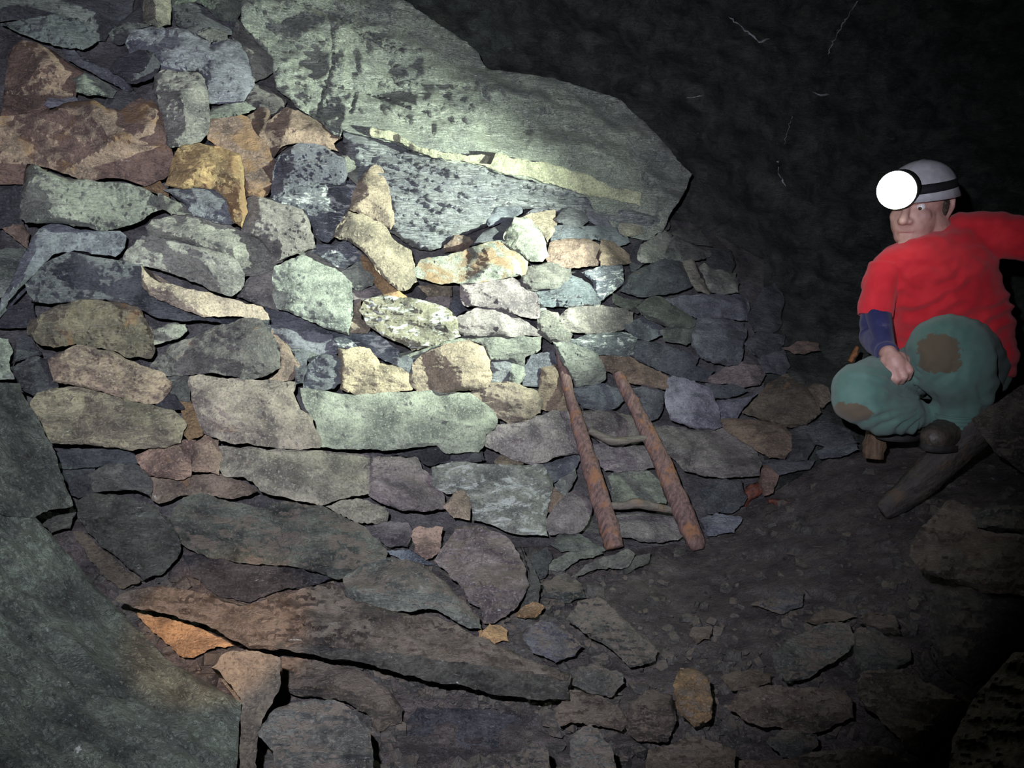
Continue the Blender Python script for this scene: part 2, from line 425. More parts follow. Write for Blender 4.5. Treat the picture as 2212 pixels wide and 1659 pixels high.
# ---------------------------------------------------------------- the stones, one line each:
# kind; material; colour; protrusion in cm; iron stain 0-1; outline; label
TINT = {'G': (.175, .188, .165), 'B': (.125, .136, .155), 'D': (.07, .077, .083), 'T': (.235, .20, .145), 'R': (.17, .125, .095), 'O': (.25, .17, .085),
        'P': (.175, .16, .155), 'W': (.235, .255, .215), 'M': (.105, .088, .066), 'K': (.09, .097, .086), 'Y': (.23, .222, .172), 'E': (.15, .17, .145), 'S': (.088, .108, .088)}
WALL = """
slab;slate;R;4;.55;5,255 22,120 45,92 80,95 112,112 150,140 182,160 165,180 156,215 120,228 62,246 8,262;dark rock face with a brick-red stain down its left side, far left of the wall
slab;slate;D;9;0;8,52 50,44 110,34 165,40 190,65 203,88 175,105 135,100 85,86 40,68;dark blade-shaped slate lying above the red-stained rock face
slab;slate;B;6;0;140,108 165,111 185,130 240,150 270,166 282,190 270,194 235,176 190,152 152,132;thin bluish slate slanting down to the right below the dark blade-shaped slate
slab;slate;E;9;.2;163,172 186,162 220,177 246,195 238,208 210,203 170,198;small greenish-grey slab sticking out just below the thin bluish slanting slate
stone;slate;G;5;.1;80,194 110,183 148,182 154,195 150,207 100,212 82,206;small green-grey stone in the recess above the big rusty boulder, upper of two
stone;slate;B;6;0;88,216 152,212 156,221 110,230 86,224;small flat stone in the recess above the big rusty boulder, lower of two
slab;slate;D;12;.05;244,148 260,125 300,112 328,118 339,138 335,155 310,172 282,176 262,161;rounded dark slate flake overlapping the left end of the big dark blue slab
slab;slate;B;5;0;276,95 290,68 335,60 395,64 430,82 455,97 490,85 512,92 528,118 545,180 520,218 470,222 440,216 440,166 425,152 345,158 341,134 330,114 312,108 285,118;big smooth dark blue slab near the top of the rubble on the left
boulder;slate;G;14;.05;332,195 338,166 360,156 425,160 440,175 448,215 450,250 445,285 430,302 380,312 362,308 357,270 346,225;square grey stone with a pale speckled crust, right of the big rusty boulder
boulder;grainy;R;12;.6;-20,262 60,248 115,238 150,222 200,217 230,236 260,239 300,213 325,218 345,240 355,285 370,340 368,368 350,385 310,400 270,386 230,382 180,390 150,375 100,360 62,352 55,396 -20,396;biggest rusty brown boulder, at the left edge of the photo
stone;slate;D;4;0;232,228 245,200 275,195 300,211 290,225 262,237;small dark wedge stuck in the notch on top of the biggest rusty boulder
stone;slate;Y;8;0;318,-20 370,-20 366,45 342,51 312,40;pale yellow-green stone end at the top edge of the photo, left part
slab;slate;D;2;0;240,70 285,30 318,-5 312,44 330,58 290,66 270,90 255,92;dark narrow slate leaning under the pale yellow-green stone end
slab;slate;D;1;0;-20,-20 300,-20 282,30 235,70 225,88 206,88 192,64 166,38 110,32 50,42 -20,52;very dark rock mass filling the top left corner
stone;slate;D;3;0;374,12 420,8 455,28 470,42 500,50 495,72 452,80 420,75 385,52;dark slate at the top, right of the pale yellow-green stone end
stone;slate;E;4;0;374,-20 520,-20 520,20 505,48 470,38 456,24 424,5 376,8;dull grey slab cut off by the top edge, beside the bedrock
stone;slate;G;5;0;433,72 460,62 485,72 484,85 456,89;small greenish stone resting on the top edge of the big dark blue slab
slab;slate;G;2;.1;495,55 515,48 545,80 575,105 590,128 590,147 568,165 546,174 536,150 530,118 510,92;greenish slab edge wedged between the big dark blue slab and the bedrock
slab;slate;E;7;0;452,242 490,226 525,223 543,235 530,243 480,252 452,255;thin flat stone lying under the lower right corner of the big dark blue slab
stone;slate;P;2;.3;528,218 550,184 582,195 612,215 608,236 590,248 560,240;mauve-brown stone just below the greenish slab edge at the bedrock
stone;slate;R;4;.4;540,252 570,232 582,242 578,270 565,290 545,277;small brown stone between two bigger brown boulders and the mauve stone above
boulder;grainy;R;7;.35;565,292 580,266 620,236 645,241 690,266 734,297 716,309 726,325 690,316 650,311 615,314 595,336;reddish wedge-shaped boulder pointing right at the foot of the bedrock
boulder;grainy;R;8;.75;452,264 480,255 510,250 535,257 545,280 570,308 592,350 593,380 580,410 560,424 531,421 523,395 520,350 505,330 480,321 452,302;rounded rusty boulder right behind the flat-topped ochre boulder
boulder;grainy;O;14;.7;360,400 370,372 376,345 395,319 432,312 480,325 516,335 523,362 526,420 532,455 520,488 500,474 486,428 462,408 420,404 396,408;flat-topped ochre boulder with a pale right edge, left of the rounded rusty boulder
boulder;shiny;B;9;.1;592,420 594,370 612,330 650,313 700,320 742,346 746,376 742,398 695,394 640,401 602,424;broad dark greenish slate at the foot of the bedrock, below the reddish wedge
boulder;limed;B;7;.1;572,425 600,428 640,403 695,397 742,388 776,408 758,440 742,466 728,500 708,520 690,514 672,478 655,455 620,445;dark slate marked with a bright white patch, above the tan stone by the hole
stone;slate;W;7;.1;743,342 760,346 776,375 779,400 762,388 747,374;small pale grey stone squeezed against the lower left of the bedrock nose
boulder;grainy;T;13;.2;775,395 790,376 810,361 830,375 840,420 850,480 842,492 820,481 790,463 757,452 762,428;pale tan triangular stone leaning on the bedrock nose
slab;slate;G;15;.05;60,370 74,357 100,370 150,389 190,390 240,395 300,405 345,430 346,450 312,465 290,480 240,494 228,497 190,488 130,481 60,480 48,470 54,430;large wedge slab with grey-green speckled face under the biggest rusty boulder
stone;slate;D;2;0;-20,397 52,398 46,470 48,486 12,492 -20,500;dark stone at the left edge, behind the large wedge slab
stone;slate;R;3;.2;10,495 30,487 48,487 60,505 55,530 35,516;small pinkish stone at the left edge above the curved slab
slab;slate;B;13;.05;-6,668 30,600 60,540 75,511 95,491 120,484 160,496 210,501 255,501 268,511 265,535 245,555 225,552 160,541 115,550 85,580 60,606 20,648 -4,690;curved arm-like slab sloping down to the left edge
slab;shiny;B;12;.05;60,612 80,582 120,561 155,546 200,556 245,562 308,573 312,610 330,638 372,660 420,680 500,690 574,688 578,720 560,716 500,701 440,691 380,691 340,686 290,661 230,646 170,651 110,656 72,650;long dark layered slab below the curved slab, left part of the wall
slab;grainy;T;15;.45;310,576 326,600 345,611 420,626 490,644 560,662 575,688 540,684 490,681 440,684 400,670 360,651 328,638 310,610;tan ochre-streaked strip of stone on the right end of the long dark layered slab
slab;slate;G;12;.05;272,556 300,521 312,511 345,513 400,528 470,545 505,561 524,590 521,615 495,637 450,624 400,599 340,580 280,568;long grey-green slab under the long slab with the dark underside, left half
slab;slate;G;10;.05;320,490 335,476 390,466 420,463 470,480 520,500 560,515 580,536 582,552 592,576 560,590 526,594 502,560 450,540 390,525 330,511;long greenish slab with a dark underside, left of the purple curved stone
stone;slate;B;12;0;360,412 400,407 445,406 462,410 490,426 521,455 520,470 490,481 445,470 402,459 405,442;bluish stone with pale cracks lying on the foot of the flat-topped ochre boulder
stone;slate;G;14;0;347,422 365,430 390,440 408,459 370,460 352,450;little leaf-shaped stone at the right tip of the large wedge slab
stone;grainy;O;6;.4;310,408 345,394 358,412 362,426 345,420;small orange stone under the right end of the biggest rusty boulder
boulder;slate;M;12;.5;72,690 100,676 130,661 190,651 240,655 295,662 310,690 325,720 328,760 320,772 270,770 245,756 200,750 165,741 120,750 86,740 65,720;chunky brown-stained boulder below the long dark layered slab
stone;slate;W;9;0;330,716 370,701 395,703 398,715 380,730 332,741;small pale green stone right of the chunky brown-stained boulder
stone;slate;D;4;.05;-20,692 25,662 66,655 70,690 50,706 -20,708;dark rough stone at the left edge below the curved slab
stone;slate;E;3;0;-20,545 48,540 44,574 20,600 -20,602;dull grey stone at the left edge beside the curved slab, upper one
stone;slate;E;3;0;-20,610 26,604 8,640 -20,655;dull grey stone at the left edge beside the curved slab, lower one
stone;shiny;D;7;0;38,731 64,726 84,764 60,771 30,781;small dark glossy stone beside the bright green stone at the left edge
stone;slate;E;12;.1;-20,722 15,735 25,760 18,786 28,816 -20,822;bright green stone cut off by the left edge, above the huge leaning slabs
slab;slate;T;13;.3;110,780 150,756 170,747 240,760 300,790 350,806 367,825 360,845 335,869 310,870 250,854 180,835 120,824 114,800;tan and grey lens-shaped slab below the chunky brown-stained boulder
stone;slate;D;11;.1;30,796 75,775 100,781 113,815 121,837 95,848 75,850 45,831;dark stone left of the tan and grey lens-shaped slab
slab;slate;T;14;.22;70,872 85,851 125,840 180,840 240,857 310,874 370,887 396,915 383,955 330,966 280,971 220,961 130,956 112,955 97,920 82,900;long tan-green slab whose lower edge is layered, left of the two stacked brown blocks
stone;slate;K;9;.2;362,821 380,809 402,808 408,835 405,862 386,860 366,845;small mottled stone at the left of the big pale rectangular block
stone;slate;D;10;0;336,866 360,853 375,855 390,880 360,882 342,876;little dark stone under the tip of the tan and grey lens-shaped slab
stone;grainy;O;9;.4;390,866 405,864 425,890 440,915 435,935 408,946 396,935 399,915;brown wedge stone touching the left side of the big pale rectangular block
boulder;grainy;R;11;.4;300,986 330,971 385,956 417,955 415,990 408,1025 386,1032 325,1025 310,1006;brown squarish block, left of a pair under the long tan-green slab
boulder;grainy;R;11;.3;420,960 445,945 469,955 474,985 469,1020 440,1015 413,1013 418,985;brown squarish block, right of a pair under the big pale rectangular block
boulder;grainy;Y;14;.33;412,832 415,816 450,815 520,820 600,825 634,827 630,850 645,885 668,900 687,945 686,964 640,968 560,960 480,950 446,935 431,900 420,870;big pale rectangular block, left of the widest pale block in the middle course
boulder;grainy;W;14;.12;656,841 700,845 770,856 830,850 900,848 1010,850 1050,880 1068,905 1062,925 1043,938 1040,960 1028,975 960,977 940,960 850,970 740,968 693,962 689,915 673,890 661,865;widest pale green block, in the middle course left of the ladder
boulder;grainy;Y;12;.3;478,1010 480,966 560,970 640,975 700,976 790,986 798,1000 797,1045 790,1065 740,1075 690,1090 640,1080 590,1068 566,1060 550,1040 530,1030 490,1029;long mottled pale block directly below the big pale rectangular block
slab;grainy;M;8;.4;322,1032 400,1030 475,1026 530,1046 553,1061 500,1076 440,1068 390,1071 350,1086 326,1066;brown flat stone above the big smooth boulder at the wall foot
slab;slate;D;7;.2;110,986 160,971 230,971 252,967 290,986 294,1000 260,1002 220,1005 170,1010 125,1010;dark flaky stone under the long tan-green slab
boulder;slate;K;10;.3;200,1026 240,1006 290,1006 319,1025 323,1050 320,1070 290,1056 260,1058 206,1060;angular stone with a lit right flank below the dark flaky stone
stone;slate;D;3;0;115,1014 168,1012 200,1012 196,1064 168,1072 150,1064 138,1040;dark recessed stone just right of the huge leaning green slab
boulder;slate;P;11;.3;530,442 546,426 570,430 620,445 650,455 665,480 675,510 678,534 640,545 600,565 594,569 582,540 564,518 526,498;purple-grey curved stone with a tan right flank, below the white-patched slate
boulder;grainy;T;15;.25;725,512 742,480 756,460 795,470 832,492 855,523 885,541 893,570 898,605 880,621 860,624 830,599 800,560 776,535 755,521;large tan stone left of the dark hole
stone;grainy;O;9;.65;778,550 800,566 831,602 861,628 876,640 850,646 832,640 810,612 790,582;orange-brown underside stone below the large tan stone beside the hole
boulder;grainy;W;14;0;592,600 597,578 625,566 655,554 700,576 735,591 757,612 757,650 755,690 750,720 700,705 650,681 602,665 594,640;bright green blocky boulder, the greenest one in the lit middle of the wall
boulder;slate;P;7;.1;518,640 545,601 590,586 591,650 598,668 570,661 540,649;grey-violet stone shading the left side of the bright green blocky boulder
slab;shiny;B;7;0;580,667 602,669 650,686 700,709 746,722 726,727 680,720 600,714;thin dark strip of slate under the bright green blocky boulder
stone;slate;G;6;0;642,545 672,540 720,560 752,580 736,588 700,573 658,552;narrow greenish stone lying on top of the bright green blocky boulder
stone;limed;B;8;0;680,545 690,530 720,531 745,521 768,540 774,558 742,576 712,563;dark stone with white flecks under the left end of the large tan stone
stone;slate;G;8;.05;738,592 756,581 776,567 795,581 811,601 800,615 780,624 766,620 760,606;grey-green stone between the bright green boulder and the orange-brown stone
stone;slate;P;7;.15;760,626 785,629 812,613 834,640 790,646 775,660 760,668;mauve stone right above the whitish bright block
boulder;limed;Y;16;.1;781,672 792,652 835,641 900,648 960,666 982,690 990,725 960,735 930,745 890,755 870,740 830,725 797,700;brightest whitish-tan block, in the centre of the lamp light
stone;slate;T;11;.1;758,680 780,653 780,690 796,704 790,715 760,715;grey-tan stone against the left end of the brightest whitish-tan block
slab;limed;B;9;0;727,722 760,717 796,718 830,735 855,755 862,772 850,786 820,771 790,756 730,754;dark white-flecked slate below the brightest whitish-tan block
stone;slate;B;9;.05;582,702 640,715 698,720 720,727 722,760 700,766 650,755 620,750 598,726;dark grey stone with one pale facet, below the thin dark slate strip
boulder;grainy;K;14;.4;330,791 345,771 375,746 420,731 470,706 520,691 560,693 575,716 590,736 600,770 600,794 570,810 530,818 500,810 440,805 370,811 335,801;big brown-green boulder above the big pale rectangular block
stone;grainy;R;10;.5;577,714 600,731 625,756 643,790 630,815 602,821 577,821 602,800 604,775;rusty stone behind the right side of the big brown-green boulder
stone;slate;E;8;0;624,755 660,753 715,768 690,778 672,799 668,781 640,765;greenish-grey stone above the upright dark blade of slate
slab;slate;B;11;0;640,767 665,766 660,800 655,820 640,821 641,795;upright dark blade of slate beside the rusty stone
stone;slate;B;11;0;663,838 668,796 695,771 720,771 740,778 735,800 738,820 720,835 690,840;dark rounded stone with a pale right edge, right of the upright dark blade
boulder;grainy;T;11;.35;739,790 736,756 770,753 800,756 820,786 850,789 885,801 890,825 885,840 840,845 800,855 770,850 740,838;tan-brown double-humped boulder on the widest pale green block
stone;slate;B;10;0;858,776 880,773 898,785 892,806 872,800 855,788;little dark stone between two tan boulders above the widest pale green block
boulder;grainy;T;13;.3;893,830 896,785 920,766 960,746 1010,738 1040,751 1055,780 1057,815 1050,835 1010,840 960,845 905,845;tan block with a smooth face above the right half of the widest pale green block
slab;slate;G;9;0;862,760 900,757 945,743 990,731 1002,735 940,758 900,778 872,770;thin greenish sliver under the brightest whitish-tan block
boulder;slate;P;12;.05;1000,616 1020,610 1050,605 1095,598 1120,610 1154,636 1161,660 1158,684 1120,680 1080,665 1040,662 1010,660 999,640;grey rounded boulder under the orange-stained slab
boulder;slate;P;11;.1;985,692 1010,681 1035,666 1080,666 1120,690 1158,714 1161,725 1120,724 1060,722 1010,724 990,710;grey lens-shaped stone right of the brightest whitish-tan block
slab;grainy;E;15;.85;900,581 915,561 950,555 1000,545 1020,535 1050,526 1080,527 1110,546 1134,566 1129,590 1110,596 1060,604 1000,611 940,608 906,597;orange-stained slab jutting out over the dark hole
boulder;grainy;W;13;0;1048,524 1092,520 1096,500 1113,473 1140,475 1165,500 1175,525 1180,550 1168,561 1140,559 1112,543 1085,523;pale mint-coloured faceted stone above the orange-stained slab
stone;slate;D;9;.05;1020,528 1050,500 1085,483 1108,476 1093,504 1088,518 1048,522;dark slanting side stone left of the pale mint-coloured faceted stone
stone;grainy;T;7;.2;1136,471 1160,463 1195,458 1200,480 1195,500 1181,523 1168,498 1146,475;plain tan stone behind the pale mint-coloured faceted stone
stone;slate;B;6;0;1056,466 1075,449 1115,447 1121,460 1100,475 1062,485;grey stone tucked under the right end of the bedrock nose
stone;slate;B;4;0;1142,464 1165,446 1200,433 1214,431 1217,450 1204,457 1160,461;slate sliver lying above the plain tan stone at the bedrock foot
stone;slate;R;2;.2;966,530 985,511 1010,515 1016,524 1000,539 966,541;small brown stone seen inside the gap below the bedrock nose
stone;grainy;T;2;.3;912,620 940,617 968,620 968,637 930,641;little tan stone inside the dark hole under the orange-stained slab
stone;slate;P;3;.2;928,647 945,640 970,645 972,661 950,664;little grey stone at the bottom lip of the dark hole
stone;slate;B;4;0;974,666 985,642 995,650 1003,668 985,681;tiny bluish stone right of the dark hole's bottom lip
slab;slate;K;11;.1;1131,605 1140,581 1180,571 1219,566 1227,600 1200,620 1150,624;dark flat stone with a sharp right end, right of the orange-stained slab
slab;shiny;B;9;.05;1160,630 1200,623 1230,598 1254,605 1285,631 1289,655 1240,660 1182,659;bluish slate with a pale ridge, below the dark flat sharp-ended stone
boulder;grainy;R;10;.35;1187,554 1196,526 1230,519 1270,520 1288,531 1296,559 1284,571 1240,574 1192,569;tan-brown block with layered lower half, left of a small brown pyramid stone
stone;slate;B;8;0;1200,518 1206,491 1240,490 1278,505 1284,515 1260,519 1230,516;dark slate lying on the tan-brown layered block
stone;slate;D;7;0;1205,474 1235,441 1262,455 1269,475 1254,489 1226,487;dark angular stone under the bedrock, two stones right of the plain tan stone
stone;slate;G;9;0;1167,690 1180,676 1204,680 1220,705 1231,720 1224,735 1190,735 1171,720;grey stone with a pale green facet, left of the long grey slab above the ladder
stone;slate;W;6;0;1165,646 1178,668 1180,674 1166,676;tiny pale chip beside the right end of the grey rounded boulder
boulder;grainy;Y;9;.1;1341,490 1355,466 1375,456 1388,452 1389,480 1384,500 1362,505 1346,500;pale upright stone near the top right of the wall, under the yellow ledge
stone;slate;B;7;0;1268,456 1300,450 1314,475 1316,487 1296,488 1275,474;grey-blue stone left of the pale upright stone
slab;slate;B;7;0;1262,492 1300,489 1340,498 1350,512 1354,521 1330,531 1302,520 1290,514;dark slab with a pale right tip just below the pale upright stone
stone;grainy;R;10;.3;1299,560 1302,522 1325,527 1354,551 1357,565 1330,568 1302,570;small brown pyramid-shaped stone with a bright right edge
stone;grainy;G;11;0;1382,556 1388,530 1410,516 1427,503 1430,530 1431,555 1410,562 1390,563;speckled grey five-sided stone below the pale upright stone
stone;slate;D;6;0;1364,568 1370,530 1402,508 1420,501 1386,527 1380,556 1392,566 1368,582;dark sloping stone left of the speckled grey five-sided stone
stone;slate;G;9;0;1433,548 1432,504 1449,511 1451,520 1440,546;narrow pale-edged stone right of the speckled grey five-sided stone
stone;slate;K;5;.2;1402,466 1420,460 1440,476 1440,492 1425,500 1406,494;small greenish stone where the yellow ledge meets the wall top
slab;slate;G;9;.05;1440,553 1452,526 1462,513 1490,526 1515,540 1532,545 1520,555 1500,560 1462,561;flat stone with a pale slanting top, at the upper right end of the wall
slab;slate;K;5;.1;1454,507 1470,498 1510,500 1530,529 1502,526 1468,512;dim greenish slab behind the flat stone with the slanting top
stone;slate;D;4;.15;1532,560 1545,541 1575,545 1583,570 1575,585 1551,585 1536,575;dark round stone at the far upper right end of the wall
boulder;slate;D;9;.4;1362,596 1400,577 1430,562 1468,567 1484,595 1489,615 1460,629 1430,634 1382,638 1346,626;dark brown stone with a rusty hollow, upper right part of the wall
stone;slate;Y;10;.1;1472,566 1498,561 1512,600 1530,625 1531,632 1506,625 1494,608;pale curved rib of stone right of the dark brown stone with a rusty hollow
stone;slate;G;7;.1;1516,582 1526,573 1545,586 1584,591 1591,610 1589,628 1552,630 1534,625 1525,600;grey-green rounded stone at the right end of the wall, above a big smooth one
stone;limed;B;9;0;1322,572 1335,569 1341,590 1345,609 1320,630 1300,644 1291,638 1284,608 1262,590 1290,581;dark pointed slate with white crusted tip, below the small brown pyramid stone
stone;slate;K;6;.1;1330,636 1350,646 1388,651 1398,648 1384,664 1374,674 1350,664 1331,654;greenish wedge left of the olive lens-shaped stone
slab;grainy;K;11;.1;1383,666 1410,646 1430,646 1460,666 1490,686 1494,700 1480,705 1445,705 1420,695 1396,681;olive lens-shaped stone in the right part of the wall
slab;slate;B;7;0;1442,648 1480,641 1530,637 1598,641 1610,665 1605,690 1560,686 1505,685 1492,682 1466,664;wide blue-grey slab at the right end of the wall, under the rounded one
boulder;slate;B;9;0;1499,702 1512,691 1560,691 1600,700 1607,720 1600,760 1590,782 1545,780 1520,770 1500,746;big smooth blue-grey boulder forming the right end of the wall
slab;slate;P;10;.05;1208,692 1236,667 1280,661 1340,668 1359,676 1358,695 1340,710 1300,720 1240,714 1222,706;long grey slab with pale streaks, higher up from the left ladder stile
stone;slate;B;8;0;1356,701 1390,687 1424,706 1429,719 1396,734 1371,725 1354,711;dark slate between the long streaked grey slab and the small oval stone
stone;slate;K;9;.05;1433,716 1446,707 1490,709 1502,720 1494,735 1480,742 1442,735;small oval grey stone left of the big smooth blue-grey boulder
slab;limed;B;9;.05;1226,737 1300,721 1344,721 1369,731 1360,764 1340,768 1290,764 1250,744;speckled slab with a dark slot, between the tops of the ladder stiles
slab;slate;G;10;.1;1200,742 1248,750 1288,766 1304,800 1304,815 1290,825 1246,831 1216,782;speckled grey-green slab at the upper right of the left ladder stile
slab;slate;R;10;.2;1297,775 1320,771 1355,771 1380,786 1420,801 1442,820 1439,840 1400,834 1360,824 1332,810 1311,800;reddish flat slab behind the top of the right ladder stile
slab;shiny;B;7;0;1364,766 1374,736 1420,742 1480,761 1508,771 1500,790 1538,800 1518,822 1472,813 1442,805 1390,783;glistening dark foliated slab up and to the right of the right ladder stile
slab;shiny;B;8;0;1232,842 1290,832 1330,841 1340,865 1330,876 1290,885 1262,880 1246,860;shiny bluish slab between the stiles, just below the speckled grey-green slab
stone;shiny;B;8;0;1364,845 1400,836 1433,851 1429,880 1419,900 1405,905 1390,894;dark glossy stone right of the middle of the right ladder stile
boulder;grainy;B;13;0;1441,872 1446,822 1456,816 1500,826 1534,846 1549,885 1557,918 1540,925 1490,920 1452,905;smooth dark slate block standing right of the right ladder stile
stone;slate;P;6;.1;1522,824 1590,786 1640,790 1648,810 1635,830 1605,835 1588,829;dull mauve stone under the big smooth blue-grey boulder
slab;shiny;B;7;0;1532,832 1588,834 1610,845 1570,858 1546,859;thin glittering slate above the bronze-stained rock
stone;slate;B;7;0;1560,902 1552,868 1600,862 1636,850 1604,880 1588,905;slate wedge between the smooth dark block and the bronze-stained rock
boulder;slate;M;10;.45;1608,890 1640,858 1660,831 1700,811 1740,840 1765,870 1770,890 1740,915 1700,920 1650,906;bronze-stained angular rock left of the crouching person's knee
boulder;grainy;R;11;.2;1559,911 1590,907 1640,910 1690,921 1705,945 1705,970 1690,988 1660,985 1620,960 1580,936;pinkish boulder below the bronze-stained angular rock
boulder;slate;P;10;.05;1402,928 1440,921 1500,930 1560,925 1610,950 1640,1000 1635,1025 1560,1030 1480,1015 1450,985 1412,960;long grey boulder passing behind the right ladder stile
boulder;slate;P;9;0;1258,892 1320,889 1372,906 1385,945 1340,962 1300,955 1270,930;smooth mauve-grey block seen between the stiles above the bent rung
slab;slate;P;7;0;1272,958 1330,966 1392,966 1404,1008 1350,1014 1310,1014 1282,1000;smooth mauve-grey stone seen between the stiles under the bent rung
boulder;grainy;P;11;.05;1050,950 1070,921 1100,915 1150,905 1190,889 1230,891 1246,940 1250,980 1200,985 1150,1003 1100,985 1060,966;violet-grey block left of the left ladder stile, below the tan oval stone
stone;grainy;R;7;.2;1166,846 1171,801 1200,791 1214,830 1225,880 1192,886 1168,880;brown stone partly hidden by the upper half of the left ladder stile
slab;slate;G;10;0;992,728 1040,726 1110,726 1162,730 1159,755 1130,770 1128,790 1100,775 1060,776 1052,752 1040,743;greenish slab with a ragged lower edge, right of the smooth-faced tan block
stone;slate;B;8;0;1060,785 1072,778 1104,782 1103,820 1062,820 1060,805;dark square stone under the ragged greenish slab
stone;slate;G;10;0;1107,786 1128,796 1132,810 1118,830 1106,825;little pale green tooth of stone beside the dark square stone
boulder;grainy;T;12;.2;1022,852 1045,836 1062,830 1110,830 1155,846 1166,865 1161,890 1145,900 1100,912 1070,895 1056,876;tan oval stone at the upper right of the widest pale green block
slab;slate;B;7;0;1134,800 1150,771 1190,764 1200,788 1168,802 1164,830 1134,828;blue-grey stone behind the top end of the left ladder stile
boulder;limed;G;11;.2;938,1012 980,999 1060,1006 1168,1006 1189,1040 1184,1080 1175,1115 1179,1155 1110,1150 1060,1130 1022,1122 1020,1085 1002,1060 970,1068 942,1050;big white-crusted block low in the wall, left of the ladder foot
stone;grainy;T;9;.3;962,1092 985,1068 1000,1064 1015,1086 1011,1118 982,1114;tan patch-like stone set in the lower left of the big white-crusted block
boulder;slate;P;10;.15;801,1010 806,991 850,990 900,992 910,1015 934,1034 954,1066 956,1096 930,1100 870,1100 830,1085 801,1068;blue-violet block low in the wall, between two mottled pale blocks
slab;shiny;D;7;0;850,982 900,974 945,966 1000,980 975,990 930,1004 900,990;thin dark flakes under the right half of the widest pale green block
slab;slate;D;7;0;944,1000 985,985 1034,978 1040,994 1000,999;thin grey flake lying on the big white-crusted block
stone;slate;T;7;.2;1076,996 1095,983 1119,990 1122,1001 1082,1003;small tan pebble on top of the big white-crusted block
stone;slate;B;6;0;1172,1004 1200,998 1240,986 1250,994 1236,1012 1212,1030 1195,1040 1182,1014;dark wedge under the violet-grey block beside the left ladder stile
stone;slate;E;7;0;1202,1046 1238,1018 1241,1032 1222,1068 1206,1064;small pale blue-green stone left of the middle of the left ladder stile
boulder;grainy;P;9;0;1182,1128 1212,1082 1240,1062 1265,1076 1275,1096 1265,1130 1240,1148 1192,1150;smooth mauve stone left of the lower part of the left ladder stile
stone;grainy;R;8;.1;1185,1098 1196,1056 1212,1074 1212,1078 1196,1104;narrow brown triangular stone beside the big white-crusted block
boulder;slate;G;7;.05;1320,1032 1340,1020 1400,1022 1440,1060 1432,1084 1380,1080 1330,1080;dull grey-green block seen between the stiles above the lower rung
slab;slate;P;7;.05;1336,1117 1400,1114 1450,1122 1472,1150 1458,1164 1400,1168 1350,1158;broad grey stone seen between the stiles under the lower rung
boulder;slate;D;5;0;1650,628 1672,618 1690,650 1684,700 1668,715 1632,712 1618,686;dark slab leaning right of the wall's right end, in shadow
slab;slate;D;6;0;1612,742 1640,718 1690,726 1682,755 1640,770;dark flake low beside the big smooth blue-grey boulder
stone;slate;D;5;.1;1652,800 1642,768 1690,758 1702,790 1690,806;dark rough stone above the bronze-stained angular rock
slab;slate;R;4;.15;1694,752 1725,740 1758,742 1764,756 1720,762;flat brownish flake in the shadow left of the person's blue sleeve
stone;grainy;T;8;.15;1746,841 1761,833 1785,840 1791,860 1775,876 1756,865;small tan stone touching the person's kneeling leg
boulder;shiny;B;8;0;1742,930 1780,906 1830,930 1850,954 1800,965 1760,958;dark striped rock under the person's kneeling leg
slab;slate;B;9;0;1772,975 1800,962 1842,962 1846,972 1810,985 1780,988;flat pale-edged stone at the rim of the mud in front of the person
stone;slate;D;8;.05;1708,936 1738,921 1758,958 1740,990 1702,990 1708,968;dark stone between the pinkish boulder and the striped rock
stone;slate;R;7;.2;1640,1040 1655,1005 1678,1028 1668,1060 1652,1065;small brownish triangular stone at the right foot of the long grey boulder
slab;slate;D;6;0;1645,1000 1690,994 1750,996 1740,1012 1684,1024 1660,1006;dark flat flake below the pinkish boulder
"""
